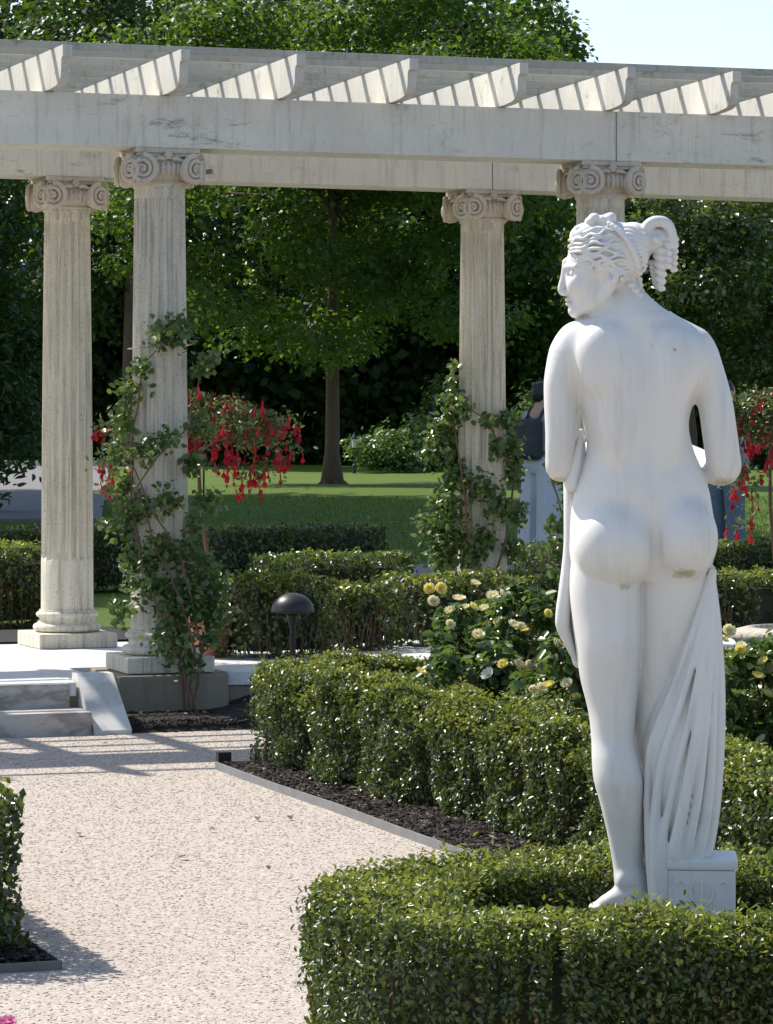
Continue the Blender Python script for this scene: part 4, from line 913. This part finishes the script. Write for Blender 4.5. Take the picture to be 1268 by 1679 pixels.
mbw.tube(wq, .003, 5).build('tie_wire', M['wire'], v1)
vine.axis = np.array([RR.x, RR.y])
vine('climbing_rose', 'leafy rose climbing the column between the lawn path and the backpack wearer', 19.85,
     [(745, 655, 21, 0), (728, 700, 23, 0), (715, 735, 25, 0), (760, 670, 16, -.1), (800, 690, 13, -.12), (832, 690, 16, -.05), (838, 735, 18, 0), (840, 775, 18, 0), (815, 735, 15, -.1), (745, 785, 23, -.05), (790, 800, 23, -.14), (820, 830, 21, -.14), (730, 830, 28, -.05), (705, 865, 23, 0), (740, 880, 31, -.08), (790, 880, 21, -.15), (725, 920, 25, -.05), (770, 920, 20, -.14), (850, 840, 18, 0), (840, 900, 18, 0), (748, 600, 8, 0), (742, 625, 10, 0), (700, 745, 11, 0)],
     [[(790, 1000, -.2), (770, 900, -.17), (760, 800, -.17), (745, 700, -.05), (746, 590, 0)], [(790, 1000, -.2), (830, 880, -.1), (845, 780, 0), (800, 690, -.17), (760, 665, -.15)]], 3000, .044, T)
vine.axis = np.array([FR.x, FR.y])
vine('climbing_rose', 'sparse rose shoots on the column hidden behind the marble statue', 17.75, [(925, 790, 14, 0), (935, 830, 20, -.05), (915, 870, 22, 0), (930, 900, 26, 0), (900, 905, 20, 0), (940, 940, 26, 0), (905, 770, 9, 0), (960, 960, 30, -.1)],
     [[(960, 1060, -.2), (935, 950, -.1), (925, 850, -.05), (900, 775, 0)], [(960, 1060, -.2), (930, 930, -.05), (880, 905, 0)]], 520, .048, .03)
# ------------------------------------------------------------ standard fuchsias
def fuchsia_flower():
    mb = MB(); mb.tube([(0, 0, 0), (0, 0, -.018)], .0012, 4); mb.lathe([(.003, -.018), (.0055, -.024), (.004, -.045), (.006, -.052)], 6)
    for k in range(4):
        a = k * math.pi / 2; c, s = math.cos(a), math.sin(a); mb.add([(c * .004, s * .004, -.05), (c * .016 - s * .006, s * .016 + c * .006, -.068), (c * .02, s * .02, -.088), (c * .016 + s * .006, s * .016 - c * .006, -.068)], [(0, 1, 2, 3)])
    mb.lathe([(.006, -.052), (.010, -.064), (.011, -.08), (.009, -.086)], 6); mb.tube([(0, 0, -.08), (.002, 0, -.105)], .0012, 4); return mesh_py('flower', mb.v, mb.f)
FM = fuchsia_flower(); FM.materials.append(M['red']); FM2 = FM.copy(); FM2.materials.clear(); FM2.materials.append(M['crimson'])
def fuchsia(label, Y, cx, cy, rx, ry, base_px, nfl, nl, trails=(), pot=None):
    root = tag(empty('fuchsia', (at(base_px, 1000, Y).x, Y, T)), label, 'fuchsia', 'standard fuchsias in flower'); loc = root.location
    c = at(cx, cy, Y); ax, az = rx / F * Y, ry / F * Y
    cs, rr = [], []
    for k in range(44):
        a = random.uniform(0, 6.28); q = random.random() ** .5; cs.append((c.x + math.cos(a) * q * ax * .85, Y + math.sin(a) * q * ax * .7, c.z + az * (.45 - .9 * q * q * random.uniform(.3, 1.0)) )); rr.append((.10, .10, .085))
    P, N = blob_leaves(cs, rr, nl, .3); 
    tr = []
    for (px, py) in trails:
        p = at(px, py, Y - .1); tr += [(p.x + random.gauss(0, .05), p.y + random.gauss(0, .05), p.z + random.gauss(0, .04)) for _ in range(60)]
    if tr: P = np.concatenate([P, np.array(tr)]); N = np.concatenate([N, unit(len(tr))])
    Nn = N * .5 + rng.normal(size=N.shape) * .7; Nn[:, 2] += .7
    link('foliage', leaf_mesh('foliage', P - np.array(loc), Nn, .034 * rng.uniform(.6, 1.3, len(P)), .5, .1, True, .8), M['fuchsia_leaf'], root)['kind'] = 'stuff'
    mb = MB(); top = c - loc - Vector((0, 0, az * .5)); b = Vector((0, 0, .30 if pot else -.02))
    mb.tube([b, b.lerp(top, .35) + Vector((.01, 0, 0)), b.lerp(top, .7) - Vector((.008, 0, 0)), top], [.013, .012, .011, .010], 8)
    for q in cs[::2]:
        e = Vector(q) - loc; mb.tube([top, top.lerp(e, .5) + Vector((0, 0, .05)), e], [.006, .004, .002], 5)
    mb.build('stem', M['twig'], root, True)
    for k in range(nfl):
        if trails and k % 4 == 0:
            p = Vector(random.choice(tr)) - loc + Vector((0, -.02, 0))
        else:
            i = random.randrange(len(cs)); p = Vector(cs[i]) - loc + Vector((random.gauss(0, .075), -abs(random.gauss(0, .10)) - .04, random.uniform(-.20, .11)))
        o = bpy.data.objects.new('flower', FM if k % 3 else FM2); COL.objects.link(o); o.parent = root; o.location = p
        o.rotation_euler = (random.gauss(0, .16), random.gauss(0, .16), random.random() * 6); sca = random.uniform(.55, 1.0); o.scale = (sca, sca, sca * random.uniform(.9, 1.25))
    if pot:
        MB().lathe([(.10, .0), (.14, .24), (.155, .245), (.155, .285), (.142, .285), (.135, .26)], 28).build('pot', M['terracotta'], root, True)
        MB().lathe([(.005, .262), (.134, .264)], 20).build('potting_soil', M['mulch'], root)
    return root
f1 = fuchsia('red-flowered fuchsia tree in a terracotta pot behind the vine-clad front column', 18.0, 325, 700, 160, 85, 343, 280, 5200, ((180, 700), (172, 760), (190, 790), (440, 770), (465, 740), (470, 690), (405, 780)), True)
MB().tube([(-.035, .02, .25), (-.03, .02, 1.15)], .006, 6).build('stake', M['black'], f1)
fuchsia('red-flowered fuchsia tree behind the statue, hiding the person in jeans', 18.6, 1262, 690, 100, 75, 1275, 150, 3200, ((1222, 660), (1215, 800), (1220, 850), (1232, 780), (1205, 700)), False)
# ------------------------------------------------------------ yellow roses, urn, garden light
def rose_mesh(n_p, r, cup, seed):
    rd = random.Random(seed); mb = MB()
    for ring_, (k, rr, h, tl) in enumerate(((5, r, cup, .35), (5, r * .8, cup * 1.3, .75), (4, r * .5, cup * 1.5, 1.15))[:n_p]):
        for i in range(k):
            a = 2 * math.pi * i / k + ring_ * .6 + rd.gauss(0, .08); ca, sa = math.cos(a), math.sin(a); pts = []
            for (e, wd) in ((.08, .12), (.45, .42), (.8, .50), (1.0, .30)):
                rad = rr * e * math.cos(tl * e); z = rr * (math.sin(tl * e) * e + cup * e * e * .3)
                for sgn in (-1, 0, 1):
                    q = wd * rr * sgn; zz = z + (abs(sgn) * rr * .10 * e); pts.append((ca * rad - sa * q, sa * rad + ca * q, zz + rd.gauss(0, r * .03)))
            mb.add(pts, [(j * 3 + m, j * 3 + m + 1, j * 3 + m + 4, j * 3 + m + 3) for j in range(3) for m in range(2)])
    me = mesh_py('flower', mb.v, mb.f); me.polygons.foreach_set('use_smooth', [True] * len(me.polygons)); return me
RM = []
for nm, k, mt in (('y', 3, 'yellow'), ('c', 3, 'cream'), ('w', 1, 'white'), ('y2', 2, 'yellow'), ('c2', 2, 'cream')):
    me = rose_mesh(k, .030, .5, len(nm) + k); me.materials.append(M[mt]); RM.append(me)
mbs = MB().lathe([(.001, -.002), (.007, .002), (.006, .008), (.001, .010)], 8); STM = mesh_py('flower_centre', mbs.v, mbs.f); STM.materials.append(M['stamen'])
def rose_bush(label, X, Y, wd, h, nl, flowers, extra):
    root = tag(empty('rose_bush', (X, Y, .02)), label, 'rose bush', 'yellow rose bushes'); loc = np.array(root.location)
    cs, rr = [], []
    for k in range(46):
        a = random.uniform(0, 6.28); q = random.random() ** .5; z = h * random.uniform(.25, .9) * (1 - .25 * q * q); cs.append((X + math.cos(a) * q * wd, Y + math.sin(a) * q * wd * .9, .02 + z)); rr.append((.10, .10, .085))
    P, N = blob_leaves(cs, rr, nl, .2); P[:, 2] = np.maximum(P[:, 2], .05)
    Nn = N * .4 + rng.normal(size=N.shape) * .6; Nn[:, 2] += .7
    link('foliage', leaf_mesh('foliage', P - loc, Nn, .048 * rng.uniform(.6, 1.3, len(P)), .62, .1, True, .3), M['rose_leaf'], root)['kind'] = 'stuff'
    mb = MB()
    for c in cs[::2]:
        e = Vector(c) - root.location; b = Vector((random.gauss(0, .05), random.gauss(0, .05), 0)); mb.tube([b, b.lerp(e, .5) + Vector((0, 0, .06)), e, e + Vector((random.gauss(0, .03), random.gauss(0, .03), .10))], [.007, .005, .0035, .002], 5)
    mb.build('canes', M['twig'], root, True)['kind'] = 'stuff'
    ps = [(at(px, py, Y - dy), kind) for px, py, dy, kind in flowers]
    for k in range(extra):
        c = random.choice(cs); ps.append((Vector(c) + Vector((random.gauss(0, .05), -abs(random.gauss(0, .1)), random.uniform(.06, .13))), random.choice((0, 1, 1, 1, 3, 4, 4))))
    for p, kind in ps:
        o = bpy.data.objects.new('flower', RM[kind]); COL.objects.link(o); o.parent = root; o.location = p - root.location
        o.rotation_euler = (random.uniform(.1, 1.1), random.gauss(0, .35), random.gauss(0, .5)); sca = random.uniform(.72, 1.05) * (1.4 if kind == 2 else 1); o.scale = (sca, sca * random.uniform(.85, 1.1), sca * random.uniform(.7, 1.3))
        if kind in (2, 4, 3):
            d = bpy.data.objects.new('flower_centre', STM); COL.objects.link(d); d.parent = o
    return root
rose_bush('yellow rose bush with one open white bloom beside the statue hip', .50, 14.0, .36, .88, 5400,
          [(705, 968, .2, 0), (722, 966, .22, 0), (808, 978, .2, 1), (822, 975, .2, 1), (775, 997, .25, 0), (795, 1000, .25, 1), (738, 1025, .3, 1), (690, 1102, .35, 0), (802, 1107, .38, 2), (826, 1090, .35, 0), (868, 1094, .35, 1), (890, 1089, .35, 0), (842, 1026, .3, 1), (855, 1028, .3, 1), (897, 1008, .2, 0), (850, 1092, .36, 4)], 36)
rose_bush('pale yellow rose bush tucked behind the drapery of the statue', .84, 13.5, .36, .72, 4200,
          [(912, 1058, .2, 1), (924, 1064, .2, 1), (875, 1135, .35, 1), (888, 1130, .35, 4), (930, 1122, .3, 1), (927, 1160, .35, 0), (900, 1125, .33, 0), (875, 1165, .38, 1)], 24)
rose_bush('yellow rose bush spilling under the stone urn', 1.52, 12.9, .38, .72, 4800,
          [(1195, 1036, .1, 1), (1186, 1050, .1, 0), (1216, 1070, .2, 0), (1230, 1075, .2, 1), (1252, 1086, .25, 0), (1243, 1110, .3, 0), (1198, 1098, .25, 1), (1205, 1137, .3, 0), (1258, 1140, .3, 0), (1215, 1060, .18, 1)], 22)
urn = tag(empty('stone_urn', at(1330, 1200, 13.5)), 'wide carved stone urn with a gadrooned rim among the yellow roses', 'urn'); urn.location.z = .02
zr = CH - (1040 - HOR) / F * 13.5
MB().lathe([(.17, 0), (.17, .06), (.12, .08), (.075, .14), (.06, .22), (.075, .27), (.12, zr - .24), (.22, zr - .13), (.25, zr - .08), (.255, zr - .06)], 40).build('bowl', M['urn'], urn, True)
MB().lathe([(.245, zr - .062), (.28, zr - .055), (.305, zr - .03), (.30, zr - .005), (.275, zr + .01), (.24, zr + .012), (.225, zr - .02), (.21, zr - .04)], 120, rf=lambda a, z: 1 + .12 * abs(math.sin(a * 17 + (z - zr) * 25)) * (1 if z < zr else 0)).build('rim', M['urn'], urn, True)
gl = tag(empty('garden_light', (at(480, 1000, 15.85).x, 15.85, .02)), 'black mushroom-shaped garden light on a short post behind the box hedge', 'garden light')
zt = CH - (972 - HOR) / F * 15.85 - .02
MB().lathe([(.014, 0), (.014, zt - .17), (.026, zt - .13), (.034, zt - .09)], 16).build('post', M['black'], gl, True)
MB().lathe([(.038, zt - .095), (.104, zt - .098), (.108, zt - .09)] + [(.106 * math.cos(a), zt - .088 + .088 * math.sin(a)) for a in np.linspace(.05, 1.5, 12)] + [(.001, zt)], 36).build('dome_shade', M['black'], gl, True)
# pink blossoms at the very edge of the gravel
pk = tag(empty('pink_flower', (-.90, 7.5, 0)), 'low plant with pink blossoms growing at the gravel edge', 'flower'); zk = CH - (1676 - HOR) / F * 7.5
link('foliage', leaf_mesh('foliage', np.stack([rng.normal(size=90) * .03, rng.normal(size=90) * .03, rng.random(90) * zk * .7], 1), unit(90) + np.array([0, 0, .8]), .03 * rng.uniform(.6, 1.2, 90), .4), M['shrub_leaf'], pk)
PM = rose_mesh(2, .018, .4, 9); PM.materials.append(M['pink'])
for k in range(6):
    o = bpy.data.objects.new('blossom', PM); COL.objects.link(o); o.parent = pk; o.location = (random.uniform(-.05, .06), random.gauss(0, .02), zk - random.uniform(-.003, .02)); o.rotation_euler = (random.uniform(0, .8), random.gauss(0, .3), 0)
# ------------------------------------------------------------ two visitors on the lawn
M['skin'] = simple('skin', (.48, .29, .21), .55); M['hair'] = simple('dark_hair', (.018, .014, .012), .5); M['shirt'] = simple('grey_shirt', (.30, .33, .36), .85, 0, .2, 3)
M['robe'] = simple('pale_blue_cotton', (.56, .565, .63), .9, 0, .12, 3); M['pack'] = simple('black_nylon', (.035, .036, .042), .7, 0, .3, 6); M['jeans'] = simple('blue_denim', (.13, .165, .22), .9, 0, .35, 14); M['shoe'] = simple('dark_shoe', (.02, .02, .022), .5)
def person(label, px, Y, wide, turn, back):
    root = tag(empty('person', ((px - 634) / F * Y, Y, T), turn), label, 'person', 'visitors on the lawn')
    cv = lambda v: np.stack([v[:, 0], v[:, 1], -v[:, 2]], 1) * .01        # centimetres, y away
    def S(): return Sculpt((-46, -40, -182), (46, 46, 4), 1.6)
    s = S(); s.ell((0, 0, -164), (7.6, 9.4, 11.5), 2); s.ell((0, 8.5, -160), (2, 3, 3.5), 2); s.cap((0, -1, -155), (0, 0, -143), 5.2, 6, 3)
    for q in (-1, 1):
        s.ell((q * 7.8, -1, -163), (1.5, 2.4, 3.4), 1); s.chain([(q * 18, 0, -140, 6), (q * 25, 3, -113, 4.6), (q * 20, 24, -104, 3.6)] if back else [(q * 18, 0, -140, 6), (q * 22, -2, -112, 4.6), (q * 22, 6, -88, 3.6)], 3)
        dx, dy, dp = (0, 0, 0) if back else (3, -20, 17)
        for j in range(4): s.cap((q * (19 - j * 1.0 + dx), 26 + dy, -105 + j * 2.0 + dp), (q * (15 - j) + q * dx * 1.6, 32 + dy * (1.0 if back else 1.15), -105 + j * 2.2 + dp * 1.35), 1.3, 1.0, .6)
        s.cap((q * 18 + q * dx, 26 + dy, -106 + dp), (q * 14 + q * dx, 29 + dy, -109 + dp * 1.2), 1.4, 1.1, .8); s.ell((q * (19.5 + dx), 26 + dy, -103 + dp), (2.4, 4, 3.8), 1.5)
        s.chain([(q * 9, 0, -90, 9), (q * 10, 1, -48, 6.5), (q * 11, -1, -9, 4.5)], 4); s.cap((q * 11, -3, -5), (q * 12, 14, -3), 4, 3, 2)
    s.cap((0, 0, -138), (0, 0, -95), 13, 13, 8); link('body', s.mesh('body', cv), M['skin'], root)
    s = S(); s.ell((0, -1.5, -167), (8.3, 10.0, 9.4), 2); s.ell((0, -5.5, -162), (7.3, 5.5, 8), 3); s.box((-20, 4.5, -171), (20, 30, -140), 0, 1, True); link('hair', s.mesh('hair', cv), M['hair'], root)
    s = S(); s.loft([(-147, 0, 8, 0, 8), (-142, 0, 17, 0, 11), (-130, 0, 20, 0, 13), (-108, 0, 18, 0, 12.5), (-90, 0, 19.5, 0, 13)], 2)
    for q in (-1, 1): s.chain([(q * 17, 0, -139.5, 7.4), (q * 24.5, 3, -115, 6.4), (q * 22, 14, -108, 5.4)] if back else [(q * 17, 0, -139.5, 7.4), (q * 21.5, -2, -115, 6.4), (q * 22, 4, -96, 5.0)], 3)
    link('shirt', s.mesh('shirt', cv), M['shirt'], root)
    s = S()
    if wide:
        s.loft([(-100, 0, 18.5, 0, 13), (-88, 0, 20, -1, 14.5), (-82, 0, 19.5, 0, 13)], 2)
        for q in (-1, 1):
            s.loft([(-92, q * 9.5, 11.5, -1, 13.5), (-70, q * 11, 12, 0, 13), (-45, q * 12.5, 12.2, 0, 12.5), (-4, q * 14, 13.5, 0, 14)], 2)
            for x in (-7, 0, 7): s.cap((q * 10 + x * .7, -11, -84), (q * 13.5 + x, -12, -6), 1.2, 2.4, 2.0)
    else:
        s.loft([(-100, 0, 18.5, 0, 13), (-88, 0, 19.5, -1, 14.5), (-82, 0, 18.5, 0, 13)], 2)
        for q in (-1, 1): s.loft([(-92, q * 9, 10.8, -1, 13), (-70, q * 11, 10.5, 0, 12), (-45, q * 12.5, 9.6, 0, 10.5), (-12, q * 14, 10.5, 1, 11.5), (-3, q * 14.5, 11.2, 2, 13)], 2)
        for q in (-1, 1):
            for j in range(4): s.cap((q * 12 - 8, -9, -20 + j * 5), (q * 12 + 8, -10, -17 + j * 5), 1.0, .7, 2)
    link('trousers', s.mesh('trousers', cv), M['robe' if wide else 'jeans'], root)
    s = S()
    for q in (-1, 1): s.chain([(q * 12.5, -5, -4, 4.6), (q * 13.5, 8, -3.4, 4.6), (q * 14.5, 20, -2.6, 3.6)], 3)
    s.box((-46, -40, 0.2), (46, 46, 10), 0, .5, True); link('shoes', s.mesh('shoes', cv), M['shoe'], root)
    if back:
        s = S(); s.box((-14.5, -26, -138), (14.5, -11, -96), 5, 3); s.box((-10.5, -30, -117), (10.5, -24, -99), 2.5, 1.2); s.chain([(-4, -20, -137, 1.1), (0, -20, -142, 1.1), (4, -20, -137, 1.1)], .8)
        for q in (-1, 1): s.chain([(q * 8, -14, -135, 1.8), (q * 10, -4, -148.5, 2.0), (q * 11.5, 9, -143, 1.9), (q * 12.5, 14.5, -128, 1.8), (q * 15, 6, -108, 1.6), (q * 12, -12, -103, 1.6)], 1.5)
        link('backpack', s.mesh('backpack', cv), M['pack'], root)
    return root
person('person in a grey shirt and pale blue trousers wearing a black backpack', 888, 33.0, True, R(-45), True)
person('person in blue jeans and dark shoes, standing behind the statue elbow', 1192, 32.6, False, R(-55), False)
